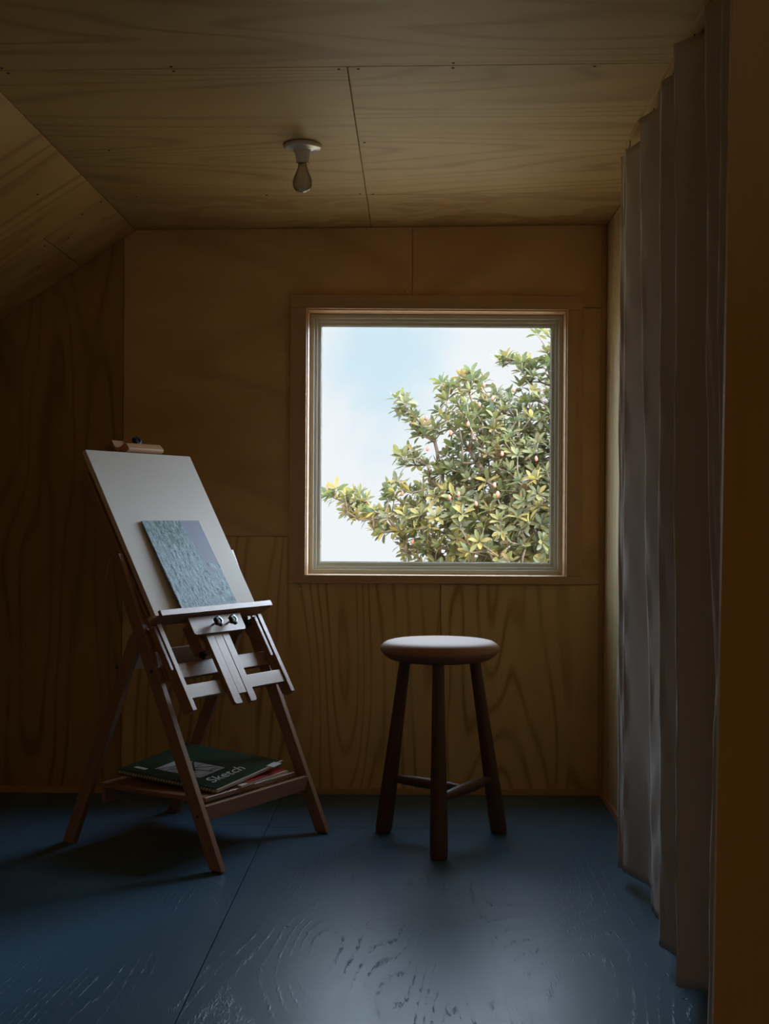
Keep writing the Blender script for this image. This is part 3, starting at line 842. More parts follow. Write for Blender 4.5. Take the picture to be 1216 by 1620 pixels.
strip('mast_slider', -.0362, .0052, .026, .320, -.0055, .0092, 0, 0)
strip('mast_slider', -.0362, .0052, .322, .990, -.040, -.026, 0, 0)
# clamp plate under the ledge with two star knobs
def rounded(a0, a1, s0, s1, r):
    pts = []
    for (cx_, cy_, st) in ((a0 + r, s0 + r, 180), (a1 - r, s0 + r, 270)):
        for k in range(6):
            th = math.radians(st + 90 * k / 5); pts.append((cx_ + r * math.cos(th), cy_ + r * math.sin(th)))
    return pts + [(a1, s1), (a0, s1)]
mb = MB().prism(rounded(-.144, .126, .243, .306, .012), .0105, .0230, lambda p, h: T3(p[0], p[1], h))
plate = obj('clamp_plate', mb, M['beech'], easel, axis=tuple(W_), normal=tuple(nrm_t), bevel=.001, seg=1)
mb = MB().prism(rounded(-.100, .030, .196, .300, .014), -.052, -.0060, lambda p, h: T3(p[0], p[1], h))
obj('clamp_block', mb, M['beech'], easel, axis=tuple(W_), normal=tuple(nrm_t), bevel=.001, seg=1)

def star_knob(name, p, direc, r=.019, h=.018, stem=.012, parent=None, lobes=5):
    R = Vector(direc).normalized().to_track_quat('Z', 'Y').to_matrix().to_4x4()
    Mx = Matrix.Translation(p) @ R
    vs, fs = [], []; sg = 40
    prof = [(0.45, stem), (0.80, stem + h * .12), (1.0, stem + h * .35), (1.0, stem + h * .72), (.86, stem + h * .95), (.45, stem + h), (.40, stem + h * .86), (.0, stem + h * .86)]
    k = o = obj(name, MB().add(*knob_geo(prof, r, sg, lobes, Mx)), M['black_plastic'], parent or easel, smooth=0.7)
    obj('bolt', MB().lathe([(.0035, 0), (.0035, stem + .002)], Mx, 12), M['steel'], k, smooth=0.9)
    return o
def knob_geo(prof, r, sg, lobes, Mx):
    vs, fs = [], []
    for (f_, z) in prof[:-1]:
        for k in range(sg):
            th = 2 * math.pi * k / sg
            rr = r * f_ * (1 - (0.13 * (1 - math.cos(lobes * th)) if f_ > .5 else 0))
            vs.append(Mx @ Vector((rr * math.cos(th), rr * math.sin(th), z)))
    n = len(prof) - 1
    for i in range(n - 1):
        for k in range(sg):
            j = (k + 1) % sg
            fs.append((i * sg + k, i * sg + j, (i + 1) * sg + j, (i + 1) * sg + k))
    vs.append(Mx @ Vector((0, 0, prof[-1][1]))); c = len(vs) - 1
    for k in range(sg): fs.append(((n - 1) * sg + k, (n - 1) * sg + (k + 1) % sg, c))
    fs.append(tuple(range(sg))[::-1])
    return vs, fs
star_knob('star_knob', T3(-.0355, .272, .0230), nrm_t, r=.0195, stem=.016)
star_knob('star_knob', T3(.0415, .272, .0230), nrm_t, r=.0195, stem=.016)
star_knob('star_knob', E(.247, -.297, .714), -W_, r=.018, stem=.004)                 # on the far leg, inside
star_knob('star_knob', T3(-.0765, .188, -.024), -W_, r=.015, stem=.002)
def bolt_head(p, dr, r=.0055):
    R = Vector(dr).normalized().to_track_quat('Z', 'Y').to_matrix().to_4x4()
    obj('bolt_head', MB().lathe([(r, 0), (r, .002), (r * .6, .0035), (0, .0035)], Matrix.Translation(p) @ R, 16, cap=False), M['black_plastic'], easel, smooth=0.8)
bolt_head(E(-.294, -.262, .600), -W_); bolt_head(E(-.270, -.432, .600), -W_); bolt_head(E(-.294, -.072, .165), -W_, .004)
# ledge (tray): board square to the canvas with raised lip
prof = [(.3065, -.022), (.3185, -.022), (.3185, .036), (.3300, .036), (.3300, .0480), (.3065, .0480)]
mb = MB().prism([(.3075, -.023), (.3185, -.023), (.3185, .0365), (.3310, .0375), (.3310, .0490), (.3105, .0490)], -.289, .289, lambda p, h: T3(h, p[0], p[1]))
obj('ledge', mb, M['beech'], easel, axis=tuple(W_), normal=tuple(nrm_t), bevel=.0010, seg=1)
# top clamp on the canvas
mb = MB().prism([(.9545, -.016), (.9545, .0135), (.9600, .0190), (.9850, .0130), (.9850, -.016)], -.068, .110, lambda p, h: T3(h, p[0], p[1]))
obj('clamp_lip', mb, M['beech_end'], easel, axis=tuple(W_), normal=tuple(nrm_t), bevel=.0012, seg=1)
mb = MB().prism([(-.094, .957), (.060, .957), (.060, .975), (.045, 1.012), (-.094, 1.012)], -.0255, -.0165, lambda p, h: T3(p[0], p[1], h))
obj('clamp_block', mb, M['beech_end'], easel, axis=tuple(W_), normal=tuple(nrm_t), bevel=.0012, seg=1)
mb = MB().prism([(-.094, .93), (-.040, .93), (-.040, 1.010), (-.094, 1.010)], -.060, -.0265, lambda p, h: T3(p[0], p[1], h))
obj('clamp_block', mb, M['beech'], easel, axis=tuple(W_), normal=tuple(nrm_t), bevel=.0012, seg=1)
star_knob('star_knob', T3(.012, 1.002, -.016), nrm_t, r=.0200, stem=.004, h=.02)
# shelf
obj('shelf_rail', MB().prism([(-.055, .147), (-.073, .147), (-.073, .194), (-.055, .194)], -.2715, .2715, lambda p, h: E(h, p[0], p[1])), M['beech'], easel, axis=tuple(W_), normal=tuple(F_), bevel=.0015)
obj('shelf_rail', MB().prism([(-.500, .147), (-.518, .147), (-.518, .194), (-.500, .194)], -.2475, .2475, lambda p, h: E(h, p[0], p[1])), M['beech'], easel, axis=tuple(W_), normal=tuple(F_), bevel=.0015)
nseg = 14
pts_top, pts_bot = [], []
for i in range(nseg + 1):
    t = i / nseg
    bb = -.090 + (-.535 + .090) * t
    bow = -.235 - .016 * math.sin(math.pi * t)
    pts_top.append((bow, bb))
poly = pts_top + [(.2475, -.535), (.2475, -.090)]
mb = MB().prism(poly, .1945, .2095, lambda p, h: E(p[0], p[1], h))
obj('shelf', mb, M['beech'], easel, axis=tuple(W_), normal=(0, 0, 1), bevel=.0012, seg=1)
# brass screw eye with a short chain on the near leg
hk = E(-.2950, -.405, .955)
p0 = E(-.294, -.424, .949)
obj('screw_eye', MB().tube([p0, p0 - W_ * .010] + [p0 - W_ * (.016 - .006 * math.cos(t)) + Vector((0, 0, .006 * math.sin(t))) for t in np.linspace(0, 6.2, 12)], .0012, 6), M['brass'], easel, smooth=True)
q = p0 - W_ * .018 - F_ * .006
chain = empty('chain', tuple(q), 0, easel)
for k in range(11):
    c = q + Vector((0, 0, -.005 - .0055 * k)) - F_ * (.0012 * k) 
    pl = W_ if k % 2 else F_
    obj('chain_link', MB().tube([c + pl * (.0018 * math.cos(t)) + Vector((0, 0, .0040 * math.sin(t))) for t in np.linspace(0, 2 * math.pi, 11)], .0006, 5), M['brass'], chain, smooth=True)

# ---- canvas (own thing)
cnv = empty('canvas', tuple(T3(0, .332, -.008)), RZ)
tag(cnv, 'large blank stretched canvas standing on the easel ledge', 'canvas')
o = obj('canvas_cloth', MB().prism([(-.263, .3325), (.263, .3325), (.263, .9525), (-.263, .9525)], -.0160, .0015, lambda p, h: T3(p[0], p[1], h)), M['canvas'], cnv, axis=tuple(W_), normal=tuple(nrm_t), bevel=.0012)
rg = MB()
for (a0, a1, s0, s1) in ((-.258, -.215, .338, .947), (.215, .258, .338, .947), (-.215, .215, .338, .378), (-.215, .215, .907, .947)):
    rg.prism([(a0, s0), (a1, s0), (a1, s1), (a0, s1)], -.0205, -.0162, lambda p, h: T3(p[0], p[1], h))
obj('stretcher_frame', rg, M['trim'], cnv, axis=tuple(W_), normal=tuple(nrm_t))

# ---- painting leaning on the canvas
a0, a1, s0, s1 = -.148, .141, .3190, .677
def PT(a, s, n):
    lean = .0135 + (.0035 - .0135) * (s - s0) / (s1 - s0)
    return T3(a, s, n + lean)
nx_, ny_ = 24, 30
vs, fs = [], []
for layer in (0, 1):
    for j in range(ny_ + 1):
        for i in range(nx_ + 1):
            s = s0 + (s1 - s0) * j / ny_; a = a0 + (a1 - a0) * i / nx_
            vs.append(PT(a, s, .0065 if layer else 0))
nl = (nx_ + 1) * (ny_ + 1)
for j in range(ny_):
    for i in range(nx_):
        k = j * (nx_ + 1) + i
        fs.append((k, k + nx_ + 1, k + nx_ + 2, k + 1)); fs.append((nl + k, nl + k + 1, nl + k + nx_ + 2, nl + k + nx_ + 1))
for j in range(ny_):
    for i in (0, nx_):
        k = j * (nx_ + 1) + i; fs.append((k, k + nx_ + 1, nl + k + nx_ + 1, nl + k))
for i in range(nx_):
    for j in (0, ny_):
        k = j * (nx_ + 1) + i; fs.append((k, k + 1, nl + k + 1, nl + k))
pn = (PT(0, s0, 1) - PT(0, s0, 0)).normalized()
pu = (PT(0, s1, 0) - PT(0, s0, 0)).normalized()
paint = obj('painting', MB().add(vs, fs), M['painting'], axis=tuple(W_), normal=tuple(nrm_t), origin=PT(0, s0, 0))
tag(paint, 'small blue-green textured abstract painting leaning on the blank canvas', 'painting')

# ---- brushes lying on the ledge
def brush(a_tip, a_end, s, n, head_w, parts, label, rs=1.0, drop=.002):
    p = T3(a_tip, s, n); q = T3(a_end, s - drop, n + .001)
    root = empty('paintbrush', tuple(q), 0)
    tag(root, label, 'paintbrush', 'paintbrushes on the easel ledge')
    d = (q - p); L = d.length
    x = d.normalized(); z = nrm_t.normalized(); y = z.cross(x)
    def at_(t, yy=0, zz=0): return p + x * (t * L) + y * yy + up_t.normalized() * 0 + z * zz
    (bl, bm_), (fl, fm), (hl, hm) = parts
    # bristles: flat wedge
    t1, t2 = bl / L, (bl + fl) / L
    vs = []
    for t, w, h in ((0, head_w * .95, .0012), (t1 * .4, head_w * 1.12, .0030), (t1, head_w * .85, .0040)):
        for sy, sz in ((-1, -1), (1, -1), (1, 1), (-1, 1)):
            vs.append(at_(t) + up_t.normalized() * (sy * w / 2) + z * (sz * h / 2))
    obj('bristles', MB().add(vs, [(3, 2, 1, 0), (8, 9, 10, 11)] + [(i * 4 + k, i * 4 + (k + 1) % 4, i * 4 + 4 + (k + 1) % 4, i * 4 + 4 + k) for i in range(2) for k in range(4)]), M[bm_], root, smooth=0.6)
    obj('ferrule', MB().tube([at_(t1 * .98), at_((t1 + t2) / 2), at_(t2)], [min(head_w * .42, .0046), .0038 * rs, .0034 * rs], 14), M[fm], root, smooth=0.8)
    obj('handle', MB().tube([at_(t2 * .99), at_(t2 + (1 - t2) * .15), at_(t2 + (1 - t2) * .35), at_(.8), at_(1)], [r_ * rs for r_ in (.0033, .0042, .0040, .0028, .0016)], 12), M[hm], root, smooth=0.8)
    return root
brush(-.016, .215, .3262, .0312, .0150, ((.024, 'bristle'), (.012, 'porcelain'), (.2, 'gold_lacquer')), 'paintbrush with wide tan bristles lying on the easel ledge')
brush(.010, .225, .3345, .0300, .0060, ((.010, 'bristle'), (.028, 'brass'), (.14, 'blue_lacquer')), 'thin blue handled paintbrush lying on the easel ledge', .85, .006)
brush(-.060, .12, .3250, .0233, .0140, ((.026, 'bristle_w'), (.022, 'steel'), (.14, 'trim')), 'slim paintbrush with pale bristles, leftmost on the easel ledge', .6, .002)

# ---- sketch pad on the shelf
zt = .2475
def onshelf(px, py, z):
    u, v = uv(px, py); Y = F * (CAMZ - z) / v; return Vector((u * Y / F, Y, z))
cF, cL, cR = onshelf(341, 1249, .225), onshelf(179, 1219, .250), onshelf(444, 1204, .250)
ex = (cR - cF); ey = (cL - cF)
bw, bh = ex.length, ey.length
ex.normalize(); ey = (ey - ex * ey.dot(ex)).normalized(); ez = ex.cross(ey)
def K(x, y, z): return cF + ex * x + ey * y + ez * (z - zt)
pad = empty('sketch_pad', tuple(K(bw / 2, bh / 2, .2345)), math.atan2(ex.y, ex.x))
tag(pad, 'large dark green spiral-bound sketch pad on the easel shelf', 'sketch pad')
def sheet(name, x0, x1, y0, y1, z0, z1, mat, parent, curl=0.0, bev=0.0):
    vs, fs = [], []; n = 12
    for layer, z in ((0, z0), (1, z1)):
        for i in range(n + 1):
            for j in range(n + 1):
                x = x0 + (x1 - x0) * i / n; y = y0 + (y1 - y0) * j / n
                c = curl * max(0, (x - bw * .45) / (bw * .55)) ** 2 * (1 - .4 * abs(y / bh - .2))
                vs.append(K(x, y, z + c))
    m = (n + 1) ** 2
    for i in range(n):
        for j in range(n):
            k = i * (n + 1) + j
            fs += [(k, k + 1, k + n + 2, k + n + 1), (m + k, m + k + n + 1, m + k + n + 2, m + k + 1)]
    for i in range(n):
        for k, st in ((i, 1), (n * (n + 1) + i, 1), (i * (n + 1), n + 1), (i * (n + 1) + n, n + 1)):
            fs.append((k, k + st, m + k + st, m + k))
    return obj(name, MB().add(vs, fs), M[mat], parent, axis=tuple(ex), normal=(0, 0, 1), smooth=0.5)
zbk = .2340
sheet('back_board', .0, bw, .0, bh, zbk, zbk + .0015, 'kraft', pad)
sheet('page_block', .006, bw + .001, -.0015, bh - .004, zbk + .0017, zt - .0030, 'paper', pad, .002)
for k in range(3):
    sheet('page', .006, bw + .0045 * (2 - k), -.0010 - .0016 * (2 - k), bh - .030, zt - .0026 + .0007 * k, zt - .0024 + .0007 * k, 'paper', pad, .0030 + .0003 * k)
cover = sheet('cover', .0, bw, .0, bh, zt - .0004, zt, 'cover_green', pad, .004)
# printed photo rectangle, small labels and the title on the cover
def on_cover(px, py):
    u, v = uv(px, py); d = Vector((u / F, 1, -v / F)); o_ = Vector((0, 0, CAMZ))
    p = o_ + d * ((cF - o_).dot(ez) / d.dot(ez)) - cF
    return p.dot(ex), p.dot(ey)
def cz_(x, y): return .004 * max(0, (x - bw * .45) / (bw * .55)) ** 2 * (1 - .4 * abs(y / bh - .2)) + zt
def patch(name, pts, mat, parent=cover, dz=.0003, n=10):
    (x0, y0), (x1, y1), (x2, y2), (x3, y3) = pts
    vs, fs = [], []
    for i in range(n + 1):
        for j in range(n + 1):
            s, t = i / n, j / n
            x = (x0 * (1 - s) + x1 * s) * (1 - t) + (x3 * (1 - s) + x2 * s) * t
            y = (y0 * (1 - s) + y1 * s) * (1 - t) + (y3 * (1 - s) + y2 * s) * t
            vs.append(K(x, y, cz_(x, y) + dz))
    for i in range(n):
        for j in range(n):
            k = i * (n + 1) + j; fs.append((k, k + n + 1, k + n + 2, k + 1))
    return obj(name, MB().add(vs, fs), M[mat], parent, axis=tuple(ex), normal=(0, 0, 1))
pc = [on_cover(313, 1228), on_cover(372, 1212), on_cover(278, 1205), on_cover(239, 1217)]
xa, xb = (pc[0][0] + pc[3][0]) / 2, (pc[1][0] + pc[2][0]) / 2
ya, yb = (pc[0][1] + pc[1][1]) / 2, (pc[2][1] + pc[3][1]) / 2
ph = patch('cover_photo', [(xa, ya), (xb, ya), (xb, yb), (xa, yb)], 'photo')
def stroke(pts, w, mat, name, parent, dz=.0006):
    vs, fs = [], []
    for i, (x, y) in enumerate(pts):
        a = pts[max(i - 1, 0)]; c = pts[min(i + 1, len(pts) - 1)]
        dx, dy = c[0] - a[0], c[1] - a[1]; l = math.hypot(dx, dy) or 1
        nx, ny = -dy / l * w / 2, dx / l * w / 2
        for s in (1, -1): vs.append(K(x + nx * s, y + ny * s, cz_(x, y) + dz))
    for i in range(len(pts) - 1): fs.append((2 * i, 2 * i + 1, 2 * i + 3, 2 * i + 2))
    return vs, fs
sm = MB()
wq, hq = xb - xa, yb - ya
for pts in ([(.15, .75), (.45, .5), (.62, .42), (.95, .2)], [(.45, .5), (.5, .25), (.58, .05)], [(.05, .3), (.4, .35), (.8, .6), (1, .7)]):
    sm.add(*stroke([(xa + wq * x, ya + hq * y) for x, y in pts], .006, 'wire', '', None))
obj('photo_line', sm, M['wire'], ph, axis=tuple(ex))
# title lettering: the word as a font mesh laid on the cover
def text_mesh(txt, size):
    cu = bpy.data.curves.new('t', 'FONT'); cu.body = txt; cu.size = size; cu.shear = .32; cu.resolution_u = 3; cu.offset = size * .002
    ob = bpy.data.objects.new('t', cu); COL.objects.link(ob)
    bpy.context.view_layer.update()
    dg = bpy.context.evaluated_depsgraph_get()
    me = bpy.data.meshes.new_from_object(ob.evaluated_get(dg))
    vs = [v.co.copy() for v in me.vertices]; fs = [tuple(p.vertices) for p in me.polygons]
    COL.objects.unlink(ob); bpy.data.objects.remove(ob); bpy.data.curves.remove(cu); bpy.data.meshes.remove(me)
    return vs, fs
tv, tf = text_mesh('Sketch', .1)
tx0, tx1 = min(v.x for v in tv), max(v.x for v in tv); th = max(v.y for v in tv)
t0 = on_cover(329, 1236.5); t1 = on_cover(399, 1217)
kx = (t1[0] - t0[0]) / (tx1 - tx0)
ky = kx * 0.9
tm = MB().add([K(t0[0] + (v.x - tx0) * kx, (t0[1] + t1[1]) / 2 + v.y * ky, cz_(t0[0] + v.x * kx, t0[1]) + .0004) for v in tv], tf)
obj('title_lettering', tm, M['white_ink'], cover, axis=tuple(ex), normal=(0, 0, 1))
for (px, py, w, h) in ((433, 1210.5, .05, .03), (223, 1215, .018, .05)):
    x, y = on_cover(px, py)
    patch('cover_label', [(x - w / 2, y - h / 2), (x + w / 2, y - h / 2), (x + w / 2, y + h / 2), (x - w / 2, y + h / 2)], 'white_ink', n=2)
# spiral binding along the left edge
sp_m = MB(); pts = []
nt_ = 34
for i in range(nt_ * 10 + 1):
    t = i / 10 * 2 * math.pi
    y = bh * (.02 + .96 * i / (nt_ * 10))
    pts.append(K(.004 + .0105 * math.cos(t), y, (zt + zbk) / 2 + .0115 * math.sin(t)))
sp_m.tube(pts, .0013, 5)
obj('spiral_binding', sp_m, M['wire'], pad, smooth=True)

# magazines under the pad, flat on the shelf
fo_ = Vector((cF.x, cF.y, 0)); fx_ = Vector((ex.x, ex.y, 0)).normalized(); fy_ = Vector((-fx_.y, fx_.x, 0))
def mag(x0, x1, y0, y1, z0, z1, mat_cover, rot, label):
    c, s = math.cos(rot), math.sin(rot)
    def Q(x, y, z): return fo_ + fx_ * (x * c - y * s) + fy_ * (x * s + y * c) + Vector((0, 0, z))
    root = empty('magazine', tuple(Q((x0 + x1) / 2, (y0 + y1) / 2, z0)), 0)
    tag(root, label, 'magazine', 'magazines under the sketch pad')
    def bx(n_, a, b_, c_, d_, e, f_, m_):
        mb = MB().prism([(a, c_), (b_, c_), (b_, d_), (a, d_)], e, f_, lambda p, h: Q(p[0], p[1], h))
        obj(n_, mb, M[m_], root, axis=tuple(fx_), normal=(0, 0, 1))
    bx('back_cover', x0, x1, y0, y1, z0, z0 + .0006, mat_cover)
    bx('page_block', x0 + .001, x1 - .002, y0 + .002, y1 - .001, z0 + .0007, z1 - .0007, 'paper')
    bx('front_cover', x0, x1, y0, y1, z1 - .0006, z1, mat_cover)
mag(.120, .402, -.018, .282, .2097, .2160, 'paper', .00, 'pale magazine at the bottom of the stack on the easel shelf')
mag(.165, .398, -.022, .290, .2161, .2205, 'paper_red', .03, 'red covered magazine peeking out beneath the sketch pad')

# ------------------------------------------------------------------ outside
GZ = -2.7
b = MB().box((-30, yo + .5, GZ - .1), (34, 42, GZ))
struct(obj('ground', b, M['grass']), 'pale gravel yard below the window', 'ground')

TD = 12.4                      # distance of the tree
def tw(px, py, d=TD):
    return at(px, py, d)
outline = [(511,783),(522,772),(535,768),(550,778),(564,771),(575,780),(587,787),(596,800),(606,797),(607,772),(628,755),(641,767),(654,763),(667,757),
 (664,742),(650,740),(640,746),(627,733),(628,716),(648,707),(664,714),(668,726),(680,728),(690,716),(704,712),(690,706),(668,700),(658,697),(651,683),(633,666),(617,634),(635,624),(651,632),(660,651),(673,667),(689,651),(699,641),(696,624),(691,609),(699,600),(718,604),(731,593),(745,585),(766,597),(776,603),(795,615),(812,616),(826,598),(815,590),(806,578),(790,584),(783,574),(801,560),(817,564),(840,571),(852,577),(856,560),(869,548),(880,545),(905,500),(960,470),(1060,500),(1160,620),(1230,820),(1200,1050),(1090,1200),(920,1240),(760,1190),(680,1080),(645,960),(636,892),(630,868),(615,850),(593,847),(574,838),(556,826),(542,820),(530,800),(519,795)]
op = np.array(outline, float)
def inside(x, y):
    n = len(op); c = False; j = n - 1
    for i in range(n):
        xi, yi = op[i]; xj, yj = op[j]
        if (yi > y) != (yj > y) and x < (xj - xi) * (y - yi) / (yj - yi) + xi: c = not c
        j = i
    return c
def edge_dist(x, y):
    a = op; b_ = np.roll(op, -1, 0); d = b_ - a
    t = np.clip(((x - a[:, 0]) * d[:, 0] + (y - a[:, 1]) * d[:, 1]) / (d ** 2).sum(1), 0, 1)
    q = a + d * t[:, None]
    return float(np.hypot(q[:, 0] - x, q[:, 1] - y).min())
gaps = [(772, 741, 7), (690, 722, 10), (700, 838, 7), (655, 860, 7), (752, 880, 6), (850, 590, 5)]
clusters = []                  # (pos, kind)
spr = [(520,783),(531,776),(534,790),(545,786),(552,797),(562,780),(566,793),(572,806),(580,793),(585,810),(590,822),(602,812),(600,830),(552,812),(566,822),
       (626,632),(636,630),(646,640),(630,648),(641,655),(652,650),(648,668),(660,664),(656,680),(664,690),(668,676),(634,722),(643,716),(655,716),(640,735),(652,730),(662,724),
       (618,778),(628,764),(636,774),(615,790),(700,608),(706,620),(720,612),(735,600),(745,592),(752,604),(764,604),(790,574),(800,566),(812,570),(824,578),(836,578),(796,580),(846,584),(850,530),(860,526),(870,534),(866,560),(872,556),(693,735),(706,722),(697,742)]
for (x, y) in spr:
    d = TD + random.uniform(-.12, .12); clusters.append((tw(x, y, d), 0))
tries = 0
pts2 = []
while tries < 60000 and len(pts2) < 3200:
    tries += 1
    x = random.uniform(505, 1235); y = random.uniform(465, 1245)
    view = (x < 885 and y < 900)
    if not view and random.random() < .62: continue
    if not inside(x, y): continue
    e = edge_dist(x, y)
    if e < 5: continue
    if any((x - gx) ** 2 + (y - gy) ** 2 < gr * gr for gx, gy, gr in gaps): continue
    h = min(1.15, .10 + e / 160 * 1.25)
    dd = random.uniform(-1, 1) * h
    P = tw(x, y, TD + dd)
    ok = True
    mn = .088
    for q in pts2:
        if abs(q[0] - P[0]) < mn and abs(q[2] - P[2]) < mn and abs(q[1] - P[1]) < mn * 1.2: ok = False; break
    if ok: pts2.append(P); clusters.append((P, 1))
tree = empty('magnolia_tree', (tw(960, 815).x, TD, GZ))
tag(tree, 'broad magnolia tree with green and yellow leaves outside the window', 'tree')
base = Vector((tw(960, 815).x, TD, GZ))

# branch skeleton grown from the trunk to every cluster
hub = [base, base + Vector((.02, .03, 1.0)), base + Vector((-.05, 0, 1.9))]
for i in range(1, 4): hub.append(hub[2] + Vector((-.30 * i, .05 * i, .30 * i)))
h2 = hub[2]
hub += [h2 + Vector((.15, 0, .5)), h2 + Vector((.2, .1, 1.1)), h2 + Vector((.05, .1, 1.8)), h2 + Vector((-.1, 0, 2.4))]
hub += [h2 + Vector((.5, .1, .4)), h2 + Vector((.9, .1, .9))]
par = [-1, 0, 1, 2, 3, 4, 2, 6, 7, 8, 2, 10]
nodes = [np.array(p) for p in hub]; cost = [0.0]
for i in range(1, len(hub)): cost.append(cost[par[i]] + float(np.linalg.norm(nodes[i] - nodes[par[i]])))
order = sorted(range(len(clusters)), key=lambda i: (Vector(clusters[i][0]) - hub[5]).length if False else min((Vector(clusters[i][0]) - h).length for h in hub[2:]))
arr = np.array(nodes); carr = np.array(cost); cpar = {}
nodeof = {}
for ci in order:
    P = np.array(clusters[ci][0])
    d = np.linalg.norm(arr - P, axis=1)
    s = d * 1.0 + carr * .28; s[0] = s[1] = 1e9
    k = int(np.argmin(s))
    arr = np.vstack([arr, P]); carr = np.append(carr, carr[k] + d[k]); par.append(k); nodeof[ci] = len(arr) - 1
nn = len(arr); load = np.ones(nn); load[:len(hub)] = 0
for i in range(nn - 1, 0, -1): load[par[i]] += load[i]
br = MB()
for i in range(1, nn):
    p, q = Vector(arr[par[i]]), Vector(arr[i])
    r1 = .0042 * load[i] ** .46; r0 = .0042 * load[par[i]] ** .46
    if par[i] < 3: r0 = min(r0, .14)
    r0 = min(r0, r1 * 1.9)
    L_ = (q - p).length
    mid_ = p.lerp(q, .5) + Vector((random.uniform(-1, 1), random.uniform(-1, 1), random.uniform(-.6, 1))) * L_ * .05
    br.tube([p, mid_, q], [r0, (r0 + r1) / 2, r1], 5 if load[i] < 30 else 8)
obj('trunk', br, M['bark'], tree, smooth=True)

def add_leaves(vv, ff, cc, P, axis, n, size, pal):
    axis = axis.normalized()
    a = axis.cross(Vector((.2, .4, .88))).normalized(); b2 = axis.cross(a)
    ph0 = random.uniform(0, 6.28)
    for k in range(n):
        ring = k / n
        phi = ph0 + k * 2.4
        el = math.radians(random.uniform(8, 30) + 62 * (1 - ring))    # outer leaves spread wide
        d = (axis * math.cos(el) + (a * math.cos(phi) + b2 * math.sin(phi)) * math.sin(el)).normalized()
        d = (d + Vector((0, 0, random.uniform(-.25, .05)))).normalized()
        Lf = size * random.uniform(.75, 1.2); wf = Lf * random.uniform(.34, .46)
        side_ = d.cross(axis if abs(d.dot(axis)) < .97 else a).normalized()
        up_ = side_.cross(d).normalized()
        if up_.dot(axis) < 0: up_ = -up_; side_ = -side_
        fold = random.uniform(.10, .35); drp = random.uniform(.05, .30)
        base_ = P + d * .012
        rowz = []
        for t, w in ((0, 0), (.3, .78), (.62, 1.0), (.86, .6), (1, 0)):
            c = base_ + d * (Lf * t) - up_ * (drp * Lf * t * t)
            if w == 0: rowz.append([c])
            else:
                h = side_ * (wf * w / 2); u_ = up_ * (wf * w / 2 * fold)
                rowz.append([c - h + u_, c, c + h + u_])
        i0 = len(vv); idx = []
        for r in rowz:
            idx.append(list(range(len(vv), len(vv) + len(r)))); vv += r
        A, B, C_, D_, E_ = idx
        ff += [(A[0], B[0], B[1]), (A[0], B[1], B[2]),
               (B[0], C_[0], C_[1], B[1]), (B[1], C_[1], C_[2], B[2]),
               (C_[0], D_[0], D_[1], C_[1]), (C_[1], D_[1], D_[2], C_[2]),
               (D_[0], E_[0], D_[1]), (D_[1], E_[0], D_[2])]
        col = random.choice(pal); j = random.uniform(.82, 1.2) * LEAF
        cc += [tuple(min(1, x * j) for x in col)] * 8
green = [(.22, .27, .12), (.28, .32, .11), (.17, .23, .13), (.36, .38, .13), (.24, .30, .16), (.32, .31, .10), (.15, .20, .12)]
yell = [(.66, .48, .11), (.58, .48, .14), (.74, .56, .17), (.46, .44, .14)]
brn = [(.50, .32, .13), (.56, .38, .12), (.42, .28, .12)]
LEAF = 0.37
vv, ff, cc = [], [], []
cen = Vector(tw(900, 860))
for (P, kd) in clusters:
    P = Vector(P)
    out_ = (P - cen).normalized()
    axis = (out_ * .8 + Vector((0, 0, .75)) + Vector((random.uniform(-.9, .9), random.uniform(-.8, .8), random.uniform(-.6, .6))))
    r = random.random()
    # the yellower leaves sit low in the middle and to the left
    yb_ = .12 + (.48 if (-.9 < P.z - 1.1 < .35 and P.x < 1.4) else 0)
    if r < yb_: pal = yell + green[:4]
    elif r < yb_ + (.5 if kd == 0 else .14): pal = brn + green
    else: pal = green
    add_leaves(vv, ff, cc, P, axis, random.randint(7, 11), random.uniform(.086, .120), pal)
lm = MB(); lm.v = vv; lm.f = ff
org = base.copy()
me = bpy.data.meshes.new('foliage')
me.from_pydata([tuple(p - org) for p in vv], [], ff)
ca = me.attributes.new('leaf_tint', 'FLOAT_COLOR', 'FACE')
ca.data.foreach_set('color', np.array([(*c, 1) for c in cc], dtype=np.float32).ravel())
me.materials.append(M['leaf'])
fo = bpy.data.objects.new('foliage', me); COL.objects.link(fo); fo.parent = tree
WM[fo] = WM[tree]
# pink seed cones
for (px, py, dd) in ((787, 783, -1.0), (826, 783, -1.05), (740, 671, -.6), (779, 630, -.5), (758, 640, -.5), (812, 617, -.4), (765, 609, -.3), (711, 787, -.7), (653, 857, -.4), (636, 781, -.15), (676, 710, -.2), (794, 718, -.9), (848, 726, -1.0), (725, 782, -.8), (753, 797, -.9), (782, 768, -.9), (674, 662, -.1), (713, 685, -.4)):
    p = tw(px, py, TD + dd)
    Mx = Matrix.Translation(p) @ Matrix.Rotation(random.uniform(-.25, .25), 4, 'X') @ Matrix.Rotation(random.uniform(-.3, .3), 4, 'Y')
    Mx = Mx @ Matrix.Scale(1.0 if (px, py) in ((787, 783), (826, 783)) else .72, 4)
    obj('seed_cone', MB().lathe([(0, -.032), (.012, -.028), (.019, -.014), (.021, 0), (.018, .016), (.011, .030), (0, .038)], Mx, 12, cap=False), M['bud'], tree, smooth=True)

